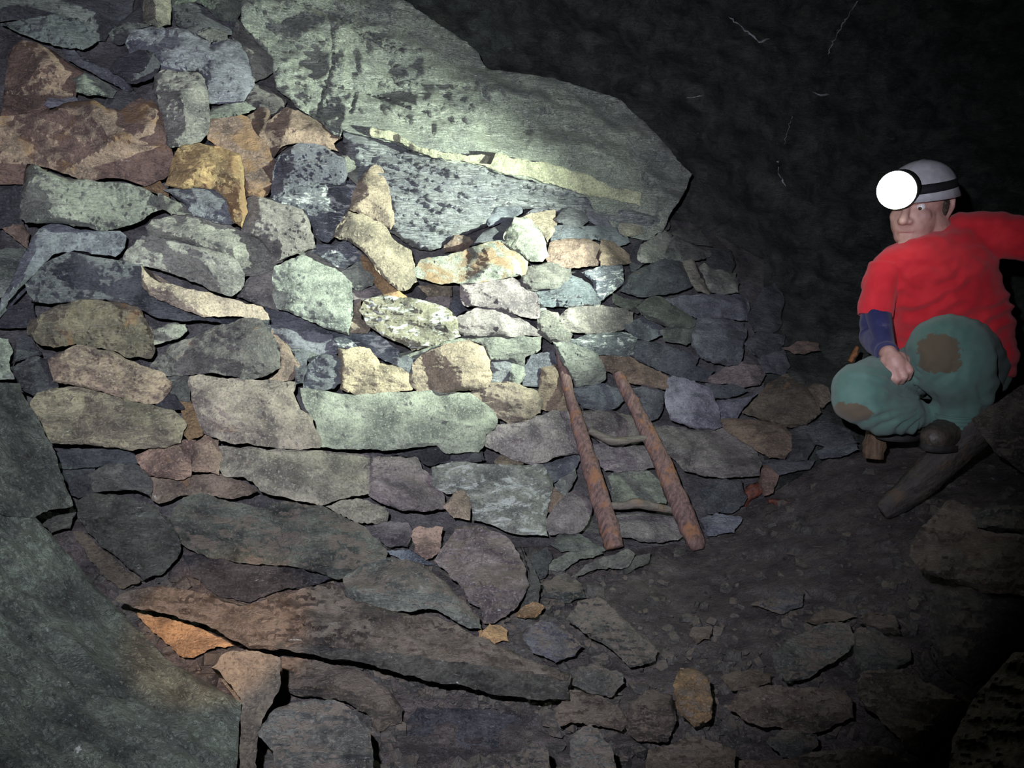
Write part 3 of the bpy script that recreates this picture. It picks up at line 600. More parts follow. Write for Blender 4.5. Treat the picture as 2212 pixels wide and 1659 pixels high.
GROUND = """
slab;slabrock;S;30;.05;-60,826 42,830 56,866 76,897 110,956 136,1040 156,1090 104,1100 74,1116 -60,1090;huge leaning green slab at the left edge, upper of two
slab;slabrock;S;26;.12;-80,1040 0,1072 76,1117 140,1190 200,1260 270,1330 360,1425 460,1482 520,1515 514,1580 500,1720 -80,1720;hugest leaning green slab, filling the bottom left corner
boulder;muddy;K;10;.1;365,1120 400,1076 440,1066 500,1086 555,1096 575,1096 600,1086 640,1086 700,1096 770,1130 815,1165 833,1190 830,1210 790,1230 730,1250 700,1240 620,1220 520,1215 430,1195 390,1170;big smooth boulder with a mud-dusted top at the wall foot
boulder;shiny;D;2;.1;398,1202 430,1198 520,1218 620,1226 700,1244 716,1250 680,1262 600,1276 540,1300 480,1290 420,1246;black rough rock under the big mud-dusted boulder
boulder;shiny;K;8;0;162,1090 200,1064 290,1078 340,1098 368,1130 388,1172 382,1200 346,1240 310,1250 250,1200 190,1150;dark green wrinkled rock left of the big mud-dusted boulder
stone;slate;M;4;.35;160,1150 186,1156 244,1206 300,1254 262,1270 230,1250 196,1212;brown rock in the cleft beside the hugest leaning slab
stone;slate;K;6;.05;76,1116 105,1102 156,1092 162,1108 150,1140 112,1150;dark flaky stone on top of the cleft between the two leaning slabs
stone;grainy;Y;7;.3;706,1094 740,1079 790,1081 829,1095 836,1106 831,1128 792,1130 770,1127 740,1110;cream and black stone right above the big mud-dusted boulder
stone;slate;P;8;.15;781,1142 828,1131 880,1131 884,1165 878,1180 842,1180 817,1165;mauve-grey stone in front of the blue-violet block
stone;grainy;R;9;.2;886,1152 905,1139 954,1141 949,1190 920,1206 896,1190;brown cube-like stone left of the big hump-backed boulder
stone;slate;B;3;0;836,1192 885,1188 922,1210 950,1222 900,1216 866,1208;flat grey stone below the mauve-grey stone
boulder;muddy;P;9;.1;940,1212 962,1180 984,1142 1040,1138 1100,1168 1130,1220 1140,1265 1120,1300 1090,1330 1045,1344 1036,1310 1012,1300 990,1258 962,1230;big hump-backed boulder at the wall foot, left of the ladder
stone;slate;K;6;.2;1124,1178 1146,1216 1168,1262 1162,1300 1140,1322 1124,1312 1138,1280 1144,1240;curved rim stone along the right side of the big hump-backed boulder
boulder;muddy;E;12;.05;745,1250 780,1226 830,1208 880,1209 920,1226 960,1256 990,1290 1030,1330 1038,1360 1000,1350 940,1316 860,1320 790,1310 752,1290;rounded slate boulder resting on the long layered plank-like slab
slab;muddy;M;20;.1;255,1295 290,1276 350,1266 430,1281 520,1311 600,1290 720,1256 750,1292 860,1324 940,1332 1000,1361 1090,1400 1150,1430 1228,1455 1226,1472 1180,1470 1110,1462 1040,1448 960,1438 880,1428 790,1408 700,1394 640,1390 600,1403 540,1400 450,1350 360,1325 300,1315;long layered plank-like slab across the foreground
stone;grainy;O;3;.6;1040,1385 1036,1364 1058,1350 1092,1362 1096,1384 1066,1392;ochre stone in the dark pocket above the long plank-like slab
stone;slate;O;7;.3;1117,1326 1150,1302 1172,1311 1160,1330 1136,1335;little ochre-spotted stone below the big hump-backed boulder
stone;slate;O;4;.5;300,1326 360,1336 440,1362 500,1394 460,1400 430,1412 400,1420 360,1390 318,1350;orange wet rock in the crack under the left end of the long plank-like slab
boulder;muddy;M;1;.15;612,1420 700,1432 780,1450 838,1490 868,1530 864,1560 812,1580 792,1540 722,1508 640,1502 606,1480;dark rock under the middle of the long plank-like slab
boulder;grainy;M;8;.25;458,1444 490,1412 532,1406 604,1424 602,1490 580,1530 556,1580 546,1720 506,1720 524,1520 500,1480;brown rock face between the hugest leaning slab and the dark bottom rocks
boulder;muddy;K;9;.05;556,1580 600,1531 680,1511 742,1521 790,1570 799,1600 805,1640 800,1720 610,1720 592,1622;rounded dark rock at the bottom edge, left of the black cavity
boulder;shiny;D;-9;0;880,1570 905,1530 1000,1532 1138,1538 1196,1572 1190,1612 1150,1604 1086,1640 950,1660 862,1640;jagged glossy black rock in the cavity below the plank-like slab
boulder;muddy;K;7;.05;1080,1720 1092,1642 1150,1608 1182,1620 1222,1720;small peaked rock at the bottom edge, right of the black cavity
boulder;muddy;K;7;.05;810,1720 820,1668 870,1660 960,1668 1070,1652 1080,1720;low flat rock at the bottom edge under the glossy black rock
stone;muddy;K;7;.05;1238,1478 1252,1441 1290,1436 1340,1456 1346,1475 1320,1504 1280,1498;rounded stone at the right end of the long plank-like slab
slab;muddy;M;7;.05;1205,1530 1234,1492 1290,1503 1340,1530 1358,1560 1340,1578 1260,1560 1212,1568;ridged stone in front of the plank-like slab's square end
slab;muddy;K;9;.05;1232,1592 1276,1568 1320,1612 1368,1720 1240,1720;pointed slab at the bottom edge below the ridged stone
slab;muddy;K;8;.05;1226,1340 1250,1302 1290,1292 1330,1321 1380,1371 1419,1405 1414,1425 1360,1440 1320,1401 1270,1370;long slab slanting down to the right between the ladder foot and foreground
stone;muddy;D;7;.05;1132,1372 1170,1341 1218,1361 1258,1396 1240,1415 1200,1430 1152,1410;grey stone left of the long slanting slab
boulder;muddy;O;10;.6;1456,1480 1471,1446 1500,1446 1530,1466 1538,1510 1534,1550 1500,1568 1472,1545 1461,1520;upright ochre-yellow stone among the foreground rubble
stone;muddy;M;5;.1;1362,1520 1400,1492 1450,1504 1458,1560 1440,1600 1382,1600 1354,1570;mud-brown stone left of the upright ochre-yellow stone
boulder;muddy;K;9;.1;1670,1412 1690,1391 1770,1351 1830,1346 1846,1390 1800,1430 1740,1465 1700,1474 1680,1450;angular rock with a bright left end, middle of the right foreground
boulder;muddy;K;9;.1;1846,1404 1852,1362 1880,1356 1960,1396 1964,1425 1930,1444 1862,1450;pyramid-like rock right of the angular rock with the bright left end
slab;muddy;M;9;.15;1850,1490 1870,1451 1950,1446 2050,1500 2088,1520 2060,1560 2000,1630 1970,1620 1920,1570 1872,1530;tilted slab with a broken lower edge in the lower right
boulder;muddy;M;7;.15;1576,1530 1600,1491 1660,1481 1720,1486 1800,1481 1838,1510 1840,1550 1762,1580 1700,1574 1620,1560;broad low boulder between the upright ochre-yellow stone and the tilted slab
stone;muddy;K;8;.05;1660,1602 1690,1578 1760,1588 1764,1610 1740,1634 1692,1634;small layered rock below the broad low boulder
slab;muddy;M;16;.2;2040,1720 2060,1592 2110,1502 2190,1412 2280,1380 2280,1720;big brown slab in the lower right corner
boulder;muddy;M;18;.25;1966,1200 1985,1150 2050,1082 2120,1100 2112,1142 2180,1152 2290,1200 2290,1300 2130,1280 2062,1256 2000,1240;large brown-green boulder at the right edge, under the flat slab
slab;muddy;K;26;.1;2096,1106 2140,1094 2290,1086 2290,1188 2180,1140 2112,1138;flat slab lying on the large brown-green boulder at the right edge
boulder;muddy;K;7;.1;2010,1300 2024,1268 2080,1266 2150,1290 2290,1312 2290,1372 2180,1412 2100,1482 2040,1440 2012,1380;dark rock mass between the right-edge boulder and the lower right corner slab
stone;muddy;D;3;.05;1626,1306 1690,1272 1734,1281 1730,1310 1692,1325;dark shiny stone half sunk in the mud floor, right of centre
stone;muddy;M;4;.05;1492,1370 1500,1356 1535,1356 1531,1380 1506,1388;small round stone on the mud, below the ladder foot to the right
stone;muddy;M;6;.1;1582,1490 1560,1462 1620,1447 1664,1456 1660,1474 1612,1486;flat stone just above the broad low boulder
boulder;muddy;M;6;.15;1592,1720 1600,1644 1690,1642 1780,1622 1900,1612 1960,1642 1972,1720;wide boulder along the bottom edge in the right half
boulder;muddy;M;5;.1;1380,1720 1402,1622 1500,1592 1586,1622 1586,1720;muddy rock at the bottom edge below the upright ochre-yellow stone
stone;muddy;M;6;.1;1742,1342 1790,1312 1846,1332 1770,1348;low stone behind the angular rock with the bright left end
stone;muddy;M;7;.2;1856,1342 1882,1322 1930,1332 1942,1368 1904,1366;brown lump just behind the pyramid-like rock
slab;slate;K;3;.05;1232,1250 1284,1214 1350,1186 1368,1198 1350,1226 1290,1228 1250,1244;flat flake of slate at the foot of the left ladder stile
slab;slate;K;2;.05;1180,1222 1230,1194 1286,1186 1298,1196 1240,1216 1206,1234;thin flake just left of the foot of the left ladder stile
slab;slate;K;2;.05;1342,1228 1372,1204 1402,1196 1398,1216 1354,1238;small flake lying between the feet of the two ladder stiles
stone;slate;K;3;.05;1190,1176 1226,1142 1270,1164 1304,1188 1270,1192 1214,1192;brown-grey stone partly behind the foot of the left ladder stile
boulder;slate;D;3;0;1142,1216 1180,1184 1192,1206 1180,1240 1160,1250;dark small stone between the hump-backed boulder and the ladder foot
stone;muddy;K;3;.05;1172,1262 1210,1240 1252,1262 1262,1290 1220,1300 1184,1290;flat muddy stone in front of the ladder's left foot
boulder;slate;D;5;0;1512,1062 1550,1036 1600,1040 1612,1076 1580,1106 1530,1108;dull dark stone right of the lower half of the right ladder stile
stone;slate;B;5;0;1512,1120 1560,1112 1600,1120 1584,1150 1530,1156;low dark stone right of the foot of the right ladder stile
"""


def reach(x, y):
    """Stones cut by the frame carry on past it."""
    return (x * 6 if x <= -20 else x + 220 if x >= 2280 else x, y + 130 if y >= 1720 else y - 100 if y <= -20 else y)


def build_stones(text, group, seed0):
    seen = {}
    for k, line in enumerate(text.strip().split('\n')):
        kind, mt, col, pr, rust, pts, label = line.split(';')
        kind = {'slab': 'flat_stone'}.get(kind, kind)
        poly = [reach(*map(float, a.split(','))) for a in pts.split()]

        base = TINT[col]
        r = random.Random(seed0 + k); v = r.uniform(.74, 1.26)
        color = tuple(c * v * r.uniform(.96, 1.05) for c in base)
        prot = float(pr) / 100
        o = stone(kind, poly, prot, M[mt], color, float(rust), seed0 + k, **{**(dict(stand=.4, jag=1.5) if seed0 == 5000 else {}), **EXTRA.get(label, {})})
        tag(o, label, {'flat_stone': 'flat stone'}.get(kind, kind), group)


EXTRA = {
    'huge leaning green slab at the left edge, upper of two': dict(relief=.25, thick=.16, grain=1.3, theta=.9, stand=1),
    'hugest leaning green slab, filling the bottom left corner': dict(relief=.16, thick=.2, grain=1.6, theta=.7, jag=.6, stand=1),
    'long layered plank-like slab across the foreground': dict(relief=1.0, thick=.16, theta=.16, stand=.6),
    'big brown slab in the lower right corner': dict(relief=.4, thick=.15, stand=.8),
    'widest pale green block, in the middle course left of the ladder': dict(relief=.45),
    'big pale rectangular block, left of the widest pale block in the middle course': dict(relief=.45),
    'long mottled pale block directly below the big pale rectangular block': dict(relief=.45),
    'big white-crusted block low in the wall, left of the ladder foot': dict(relief=.5),
    'brightest whitish-tan block, in the centre of the lamp light': dict(relief=.7),
    'large tan stone left of the dark hole': dict(relief=.6),
    'big smooth boulder with a mud-dusted top at the wall foot': dict(relief=.7),
    'bright green blocky boulder, the greenest one in the lit middle of the wall': dict(relief=.5),
    'big smooth dark blue slab near the top of the rubble on the left': dict(relief=.5),
}
build_stones(WALL, 'stones of the dry-stone wall', 1000)
build_stones(GROUND, 'rocks on the mine floor', 5000)

# the plank-like slab breaks off in dark layers along its front edge
plank = next(o for o in COL.objects if o.get('label', '').startswith('long layered plank-like'))
edge = stone('broken_edge', [(596, 1398), (640, 1376), (700, 1381), (790, 1396), (880, 1416), (960, 1427), (1040, 1437), (1110, 1452), (1180, 1460), (1227, 1458), (1225, 1510), (1150, 1510),
                             (1070, 1500), (1000, 1480), (920, 1470), (850, 1450), (780, 1430), (700, 1420)], .165, M['shiny'], (.075, .074, .066), .05, 5900, thick=.12, stand=.6, theta=.17, jag=1.3)
edge.parent = plank; edge.location = tuple(WORLD[edge.name] - WORLD[plank.name])
# ---------------------------------------------------------------- the setting: back wall, right wall, hanging rock, floor
FLOOR_X = [-500, 0, 300, 900, 1180, 1340, 1500, 1620, 1650, 1800, 2000, 2212, 2700]
FLOOR_Y = [1050, 1100, 1150, 1190, 1180, 1190, 1170, 1090, 1075, 985, 960, 900, 850]


def rubble(q, amp, s=.02, o=3.0):
    return np.array([amp * (noise.fractal(Vector((x * s, y * s * 1.4, o)), 1.0, 2.0, 5) * .8 + (noise.voronoi(Vector((x * s * 1.3, y * s * 2, o)))[0][0] - .4) * .9) for x, y in q])


def backing_depth(q):
    fl = np.interp(q[:, 0], FLOOR_X, FLOOR_Y)
    t = np.clip((fl + 10 - q[:, 1]) / 60, 0, 1)
    rt = np.clip((1720 - q[:, 0]) / 100, 0, 1)
    return DEPTH(q[:, 0], q[:, 1]) + .008 + .052 * t * rt + rubble(q, .024)


def floor_depth(q):
    fl = np.interp(q[:, 0], FLOOR_X, FLOOR_Y)
    t = np.clip((fl + 10 - q[:, 1]) / 60, 0, 1)
    fine = []
    for x, y in q:
        a = noise.fractal(Vector((x * .007, y * .02, 4)), .9, 2.0, 5) * 3; a = math.floor(a) + min(1, (a - math.floor(a)) * 4)
        fine.append(.011 * noise.fractal(Vector((x * .015, y * .04, 4)), .8, 2.0, 5) + .007 * noise.voronoi(Vector((x * .03, y * .06, 1)))[0][0] + .009 * a)
    fine = np.array(fine)
    return DEPTH(q[:, 0], q[:, 1]) + .012 + .035 * t * np.clip((1720 - q[:, 0]) / 100, 0, 1) + fine * 1.2


def rock_depth(q):
    n = np.array([noise.fractal(Vector((x * .006, y * .012, 8)), .9, 2.0, 6) for x, y in q])
    st = n * 3.0; st = np.floor(st) + np.minimum(1, (st - np.floor(st)) * 2.5)
    return DEPTH(q[:, 0], q[:, 1]) + .03 + n * .07 + st * .022


def shell(name, poly, fn, mat, step):
    rng = random.Random(5)
    q, tri, loop = tri_patch(poly, step, rng, 0)
    v = P(q[:, 0], q[:, 1], fn(q))
    o = link(name, v, tri, mat, origin=tuple(v.mean(0)), recalc=False)
    me = o.data
    n = sum((p.normal.dot(Vector(CAM) - (o.location + p.center)) for p in me.polygons[:50]))
    if n < 0:
        me.flip_normals()
    o['kind'] = 'structure'
    return o


floor_line = [(x, y) for x, y in zip(FLOOR_X, FLOOR_Y)]
shell('wall_back', [(-500, -500), (500, -500), (500, 60), (1000, 420), (1495, 480), (1650, 560), (1650, 1075)] + [(1620, 1090), (1500, 1170), (1340, 1190), (1180, 1180), (900, 1190), (300, 1150), (0, 1100), (-500, 1050)],
      backing_depth, M['backing'], 9)
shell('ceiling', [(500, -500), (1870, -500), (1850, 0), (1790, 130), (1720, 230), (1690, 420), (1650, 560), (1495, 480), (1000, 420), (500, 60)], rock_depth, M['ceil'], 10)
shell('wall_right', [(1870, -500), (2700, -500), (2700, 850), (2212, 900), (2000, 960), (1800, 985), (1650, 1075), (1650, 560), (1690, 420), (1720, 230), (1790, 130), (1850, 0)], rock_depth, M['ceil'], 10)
shell('floor', floor_line + [(2700, 2000), (-500, 2000)], floor_depth, M['floor'], 8)

# bedrock outcrop: an upper slab, a yellowish ledge and a foliated nose below it
BAND_X = [680, 740, 800, 850, 905, 960, 1030, 1080, 1150, 1200, 1270, 1320, 1385, 1430, 1500]
BAND_T = [262, 268, 276, 285, 318, 330, 335, 331, 350, 358, 376, 404, 416, 440, 470]
BAND_B = [268, 276, 292, 305, 330, 345, 354, 372, 385, 400, 424, 430, 446, 452, 480]
CRACKS = [[(718, 62), (719, 145), (708, 178), (690, 226), (688, 262), (694, 288)], [(700, 176), (722, 186), (760, 197), (800, 206), (830, 214), (900, 240), (925, 244)],
          [(770, 198), (758, 242)], [(1390, 375), (1400, 410), (1420, 395)], [(860, 172), (925, 185), (1010, 188)], [(600, -10), (690, 20), (760, 50), (830, 90), (905, 108)],
          [(850, 310), (905, 330)], [(960, 420), (1060, 424)], [(760, 60), (790, 85), (870, 110)]]


def bed_depth(q):
    d = BED(q[:, 0], q[:, 1]); out = np.empty(len(q))
    for i, (x, y) in enumerate(q):
        u, v = x + .35 * y, y - .3 * x
        n = noise.fractal(Vector((u * .006, v * .014, 2)), .95, 2.0, 6)
        st = n * 4; st = math.floor(st) + min(1, (st - math.floor(st)) * 3)
        k = min(max((np.interp(x, BAND_X, BAND_T) - y) / 70, .12), 1) if 740 < x < 1420 else 1
        out[i] = d[i] + (.032 * n + .017 * st) * k
    for line in CRACKS:
        dm = np.full(len(q), 1e9)
        for a, b in zip(line[:-1], line[1:]):
            dm = np.minimum(dm, seg_dist(q, np.array(a, float), np.array(b, float)))
        out += .045 * np.exp(-(dm / 2.2) ** 2)
    for cx, cy, rx, ry, a in ((655, 150, 60, 22, .03), (690, 240, 40, 22, .02), (730, 130, 14, 30, .02), (762, 135, 20, 34, .03), (810, 75, 45, 14, .03), (1165, 238, 14, 11, .035), (1140, 285, 12, 7, .03)):
        r = ((q[:, 0] - cx) / rx) ** 2 + ((q[:, 1] - cy) / ry) ** 2
        out += a * np.clip(1.6 * (1 - r), 0, 1)
    return out


def nose_depth(q):
    d = BED(q[:, 0], q[:, 1]); out = np.empty(len(q))
    top = np.interp(q[:, 0], BAND_X, BAND_B)
    for i, (x, y) in enumerate(q):
        u, v = x + .25 * y, y - .22 * x
        n = noise.fractal(Vector((u * .005, v * .03, 12)), .9, 2.0, 6)
        st = n * 3; st = math.floor(st) + min(1, (st - math.floor(st)) * 2.4)
        t = min(max((y - top[i]) / 60, 0), 1)
        out[i] = d[i] + .035 - .07 * t * t * (3 - 2 * t) * .8 + .02 * n + .02 * st
    e = min_dist(q, NOSE)
    out += .10 * np.exp(-e / 16.0) * (q[:, 1] > top + 30)
    return out


UPPER = [(516, -140), (700, -160), (868, -140), (872, 0), (905, 22), (960, 60), (1010, 90), (1040, 130), (1056, 150), (1140, 160), (1230, 178), (1340, 216), (1420, 292), (1495, 376),
         (1480, 412), (1455, 450), (1430, 502), (1400, 520), (1300, 500)] + [(x, y + 4) for x, y in list(zip(BAND_X, BAND_B))[::-1] if 690 < x < 1290] + [(735, 300), (722, 292), (690, 266), (640, 232), (596, 190), (588, 128), (560, 96), (520, 48)]
NOSE = [(x, y - 6) for x, y in zip(BAND_X, BAND_B) if 730 < x < 1440] + [(1420, 500), (1330, 500), (1240, 470), (1150, 452), (1080, 452), (1052, 490), (1000, 512), (965, 530), (930, 542), (905, 540), (870, 522), (838, 498), (800, 440), (775, 400), (742, 345)]
o = patch('wall_rear', UPPER, bed_depth, M['bed'], 5.5, 3, back=.35, jag=1.2); o['kind'] = 'structure'
o = patch('wall_middle', NOSE, nose_depth, M['bedlow'], 5, 4, back=.35, jag=.8); o['kind'] = 'structure'
BAND = [(x, y) for x, y in zip(BAND_X, BAND_T) if 790 < x < 1400] + [(x, y) for x, y in list(zip(BAND_X, BAND_B))[::-1] if 790 < x < 1400]


def band_depth(q):
    t = np.interp(q[:, 0], BAND_X, BAND_T); b = np.interp(q[:, 0], BAND_X, BAND_B)
    k = np.clip((q[:, 1] - t) / np.maximum(b - t, 1), 0, 1)
    n = np.array([noise.fractal(Vector((x * .05, y * .02, 5)), 1, 2, 4) for x, y in q])
    return BED(q[:, 0], q[:, 1]) - .045 + k * .03 + n * .009


ledge = patch('trim_1', BAND, band_depth, M['ledge'], 3.5, 9, back=.12, jag=1.2); ledge['kind'] = 'structure'
# the numeral 7 painted on the ledge
black = simple_mat('black_paint', (.012, .011, .01), .7, .2, var=.4)
for poly in ([(1043, 328), (1052, 331), (1071, 330), (1066, 343), (1060, 355), (1052, 352), (1057, 343), (1061, 335), (1052, 335), (1045, 333)],):
    q = np.array(poly, float); d = band_depth(q) * 0 + float(BED(1056, 340)) - .062
    f = P(q[:, 0], q[:, 1], d); b = P(q[:, 0], q[:, 1], d + .04); n = len(q)
    link('painted_numeral', np.concatenate([f, b]), [tuple(range(n)), tuple(range(2 * n - 1, n - 1, -1))] + [(i, (i + 1) % n, n + (i + 1) % n, n + i) for i in range(n)], black, parent=ledge, smooth=False)

# thin white mineral veins in the hanging rock
vein = simple_mat('white_mineral_vein', (.2, .215, .21), .6, .4, var=.5, scale=60)


def ribbon(name, pts, w, seed):
    rng = random.Random(seed); L = []
    for (x0, y0), (x1, y1) in zip(pts[:-1], pts[1:]):
        k = max(2, int(math.hypot(x1 - x0, y1 - y0) / 5))
        for i in range(k):
            L.append((x0 + (x1 - x0) * i / k + rng.uniform(-2.5, 2.5), y0 + (y1 - y0) * i / k + rng.uniform(-2, 2)))
    L.append(pts[-1]); L = np.array(L); n = len(L)
    tn = np.gradient(L, axis=0); nn = np.stack([-tn[:, 1], tn[:, 0]], 1); nn /= np.maximum(np.hypot(*nn.T), 1e-6)[:, None]
    hw = np.array([w * (.25 + rng.random()) for _ in range(n)])[:, None]; hw[0] = hw[-1] = .2
    rings = []
    dd = rock_depth(L)
    for off, up in ((-1, 0), (0, -.012), (1, 0), (0, .03)):
        k = L + nn * hw * off; rings.append(P(k[:, 0], k[:, 1], dd + up))
    v = np.stack(rings, 1).reshape(-1, 3); f = []
    for i in range(n - 1):
        for j in range(4):
            f.append((i * 4 + j, i * 4 + (j + 1) % 4, i * 4 + 4 + (j + 1) % 4, i * 4 + 4 + j))
    o = link(name, v, f, vein, origin=tuple(v.mean(0))); o['kind'] = 'structure'


for k, (pts, w) in enumerate([([(1855, 0), (1840, 20), (1818, 55), (1800, 90), (1788, 118)], 2.2), ([(1712, 248), (1702, 280), (1694, 312)], 1.6), ([(1682, 345), (1680, 372), (1698, 404)], 2.4),
                              ([(1575, 36), (1610, 66), (1640, 90), (1664, 84)], 2.6), ([(1755, 200), (1778, 206), (1792, 204)], 3.0), ([(1550, 37), (1560, 36)], 2), ([(1480, 212), (1520, 206)], 1.2)]):
    ribbon('trim_%d' % (k + 2), pts, w, k)

# small chips and gravel strewn over the mud
rng = random.Random(77); cv, cf = [], []
polys = [np.array([tuple(map(float, a.split(','))) for a in l.split(';')[5].split()]) for l in GROUND.strip().split('\n')]
boxes = [(p.min(0), p.max(0)) for p in polys]
n_ok = 0
while n_ok < 1000:
    x, y = (rng.uniform(880, 2230), rng.uniform(1010, 1700)) if n_ok < 650 else (rng.uniform(180, 1300), rng.uniform(1100, 1680))
    if y < np.interp(x, FLOOR_X, FLOOR_Y) + 6 or any(b0[0] < x < b1[0] and b0[1] < y < b1[1] and inside(np.array([[x, y]]), pl)[0] for pl, (b0, b1) in zip(polys, boxes)):
        continue
    if rng.random() < (.55 if x > 1450 and y < 1300 else 0):
        continue
    n_ok += 1
    c0 = P(x, y, float(DEPTH(x, y)) + .008)
    s = .006 + (.022 if n_ok < 650 else .032) * rng.random() ** 2.2
    rot = Matrix.Rotation(rng.uniform(0, 6.3), 3, 'Z') @ Matrix.Rotation(rng.gauss(0, .35), 3, 'X') @ Matrix.Rotation(rng.gauss(.25, .3), 3, 'Y')
    k = rng.randint(5, 7); el = rng.uniform(.5, 1); hz = rng.uniform(.18, .45); o = len(cv)
    for lev, sc in ((-1, .9), (1, rng.uniform(.55, .9))):
        for j in range(k):
            a = 6.283 * j / k + rng.uniform(-.3, .3); r = rng.uniform(.75, 1.1) * sc
            cv.append(c0 + s * np.array(rot @ Vector((math.cos(a) * r, math.sin(a) * r * el, hz * lev + rng.uniform(-.08, .08)))))
    cf += [tuple(o + j for j in range(k))[::-1], tuple(o + k + j for j in range(k))] + [(o + j, o + (j + 1) % k, o + k + (j + 1) % k, o + k + j) for j in range(k)]
chips = link('gravel', cv, cf, M['muddy'], origin=tuple(np.mean(cv, 0)), smooth=False)
chips.color = (.085, .085, .08, .1); chips['kind'] = 'stuff'
tag(chips, 'small slate chips strewn over the muddy floor', 'gravel')
# ---------------------------------------------------------------- lofted tubes

def loft(name, path, mat, parent=None, seg=16, rough=0.0, seed=0, flat=1.0, origin=None, caps=True, sub=6, scale=30.0, extra=None):
    """Tube along [(point, radius)] with an organic surface; flat squashes it across the view."""
    pts = [np.asarray(p, float) for p, r in path]; rad = [r for p, r in path]
    C, Rr = [], []
    n = len(pts)
    for i in range(n - 1):
        p0 = pts[max(i - 1, 0)]; p1 = pts[i]; p2 = pts[i + 1]; p3 = pts[min(i + 2, n - 1)]
        for k in range(sub):
            t = k / sub
            C.append(.5 * ((2 * p1) + (-p0 + p2) * t + (2 * p0 - 5 * p1 + 4 * p2 - p3) * t * t + (-p0 + 3 * p1 - 3 * p2 + p3) * t ** 3))
            Rr.append(rad[i] + (rad[i + 1] - rad[i]) * t)
    C.append(pts[-1]); Rr.append(rad[-1]); C = np.array(C)
    T = np.gradient(C, axis=0); T /= np.linalg.norm(T, axis=1)[:, None]
    v = []
    for i in range(len(C)):
        a = np.cross(T[i], FWD); a /= np.linalg.norm(a) + 1e-9; b = np.cross(T[i], a)
        for j in range(seg):
            th = 2 * math.pi * j / seg
            dr = a * math.cos(th) + b * math.sin(th) * flat
            k = 1 + rough * noise.fractal(Vector(C[i] * scale + dr * 1.3) + Vector((seed, 0, 0)), .9, 2, 4)
            if extra:
                k *= extra(i / (len(C) - 1), th)
            v.append(C[i] + dr * Rr[i] * k)
    f = []
    m = len(C)
    for i in range(m - 1):
        for j in range(seg):
            f.append((i * seg + j, i * seg + (j + 1) % seg, (i + 1) * seg + (j + 1) % seg, (i + 1) * seg + j))
    if caps:
        f.append(tuple(range(seg))); f.append(tuple(range((m - 1) * seg, m * seg)))
    return link(name, v, f, mat, parent=parent, origin=origin if origin is not None else (None if parent is not None else tuple(np.mean(v, 0))))


def wood_mat(name, cols, rough=.75, stretch=(20, 20, 1.3), bump=1.0, rot=None):
    m, nt, b = new_mat(name); g = G(nt)
    tc = g.n('ShaderNodeTexCoord').outputs['Object']
    v = tc
    if rot is not None:
        mp = g.n('ShaderNodeMapping'); g.put(mp.inputs[0], tc); mp.inputs['Rotation'].default_value = rot; v = mp.outputs[0]
    v = g.vmath('MULTIPLY', v, stretch)
    f = g.noise(v, 5, 6, .65, .3); s = g.noise(tc, 16, 5, .6)
    col = g.mix(g.ramp(f, .3, .7), c4(*cols[0]), c4(*cols[1]))
    col = g.mix(g.ramp(s, .52, .68, 0, .85), col, c4(*cols[2]))
    col = g.mix(g.ramp(g.noise(tc, 45, 4), .58, .7, 0, .6), col, c4(*[c * .35 for c in cols[0]]))
    g.put(b.inputs['Base Color'], col); b.inputs['Roughness'].default_value = rough
    g.put(b.inputs['Normal'], g.bump(g.math('ADD', f, g.noise(tc, 60, 5)), bump, .006))
    return m


old_wood = wood_mat('rotten_red_brown_wood', ((.05, .03, .027), (.165, .10, .085), (.2, .09, .038)), rot=(0, math.radians(-17), 0))
grey_wood = wood_mat('muddy_grey_wood', ((.07, .062, .05), (.13, .115, .095), (.15, .1, .06)), rot=(0, math.radians(90), 0))
dark_wood = wood_mat('dark_wet_timber', ((.022, .020, .018), (.055, .048, .04), (.07, .045, .025)), stretch=(1.5, 8, 8), rot=(0, math.radians(38), 0))

lad = empty('ladder', P(1400, 1180, 2.38))
tag(lad, 'short rotten wooden ladder leaning on the dry-stone wall', 'ladder')


def px_r(px, d):
    return px * d / F


def stile(name, rows, seed):
    return loft(name, [(P(x, y, d), px_r(w, d)) for x, y, d, w in rows], old_wood, parent=lad, seg=26, rough=.16, seed=seed, flat=.7, sub=14, scale=18,
                extra=lambda t, th: 1 + .10 * noise.noise(Vector((math.cos(th) * 3.2, math.sin(th) * 3.2, t * 2.5 + seed))) - .16 * max(0, noise.noise(Vector((math.cos(th) * 5, math.sin(th) * 5, t * 4 + seed * 3))) - .25) + .05 * noise.noise(Vector((math.cos(th), math.sin(th), t * 14 + seed))))


stile('stile', [(1206, 757, 2.585, 6), (1213, 780, 2.58, 9.5), (1232, 860, 2.55, 12.5), (1262, 960, 2.5, 16), (1292, 1060, 2.44, 20), (1316, 1140, 2.38, 21.5), (1328, 1184, 2.345, 21)], 1)
stile('stile', [(1332, 803, 2.60, 9), (1341, 820, 2.6, 12.5), (1376, 890, 2.575, 15), (1417, 970, 2.53, 18), (1456, 1060, 2.47, 22), (1490, 1140, 2.42, 22), (1503, 1172, 2.39, 20), (1508, 1188, 2.38, 11)], 4)
loft('rung', [(P(1272, 930, 2.52), .012), (P(1296, 941, 2.515), .013), (P(1322, 953, 2.51), .014), (P(1350, 952, 2.52), .0135), (P(1378, 948, 2.535), .012), (P(1402, 945, 2.545), .011)], grey_wood, parent=lad, seg=12, rough=.15, seed=8, scale=40)
loft('rung', [(P(1310, 1093, 2.42), .012), (P(1345, 1092, 2.42), .0135), (P(1376, 1087, 2.42), .017), (P(1410, 1094, 2.43), .0145), (P(1445, 1101, 2.45), .012), (P(1470, 1104, 2.46), .011)], grey_wood, parent=lad, seg=12, rough=.16, seed=9, scale=40)

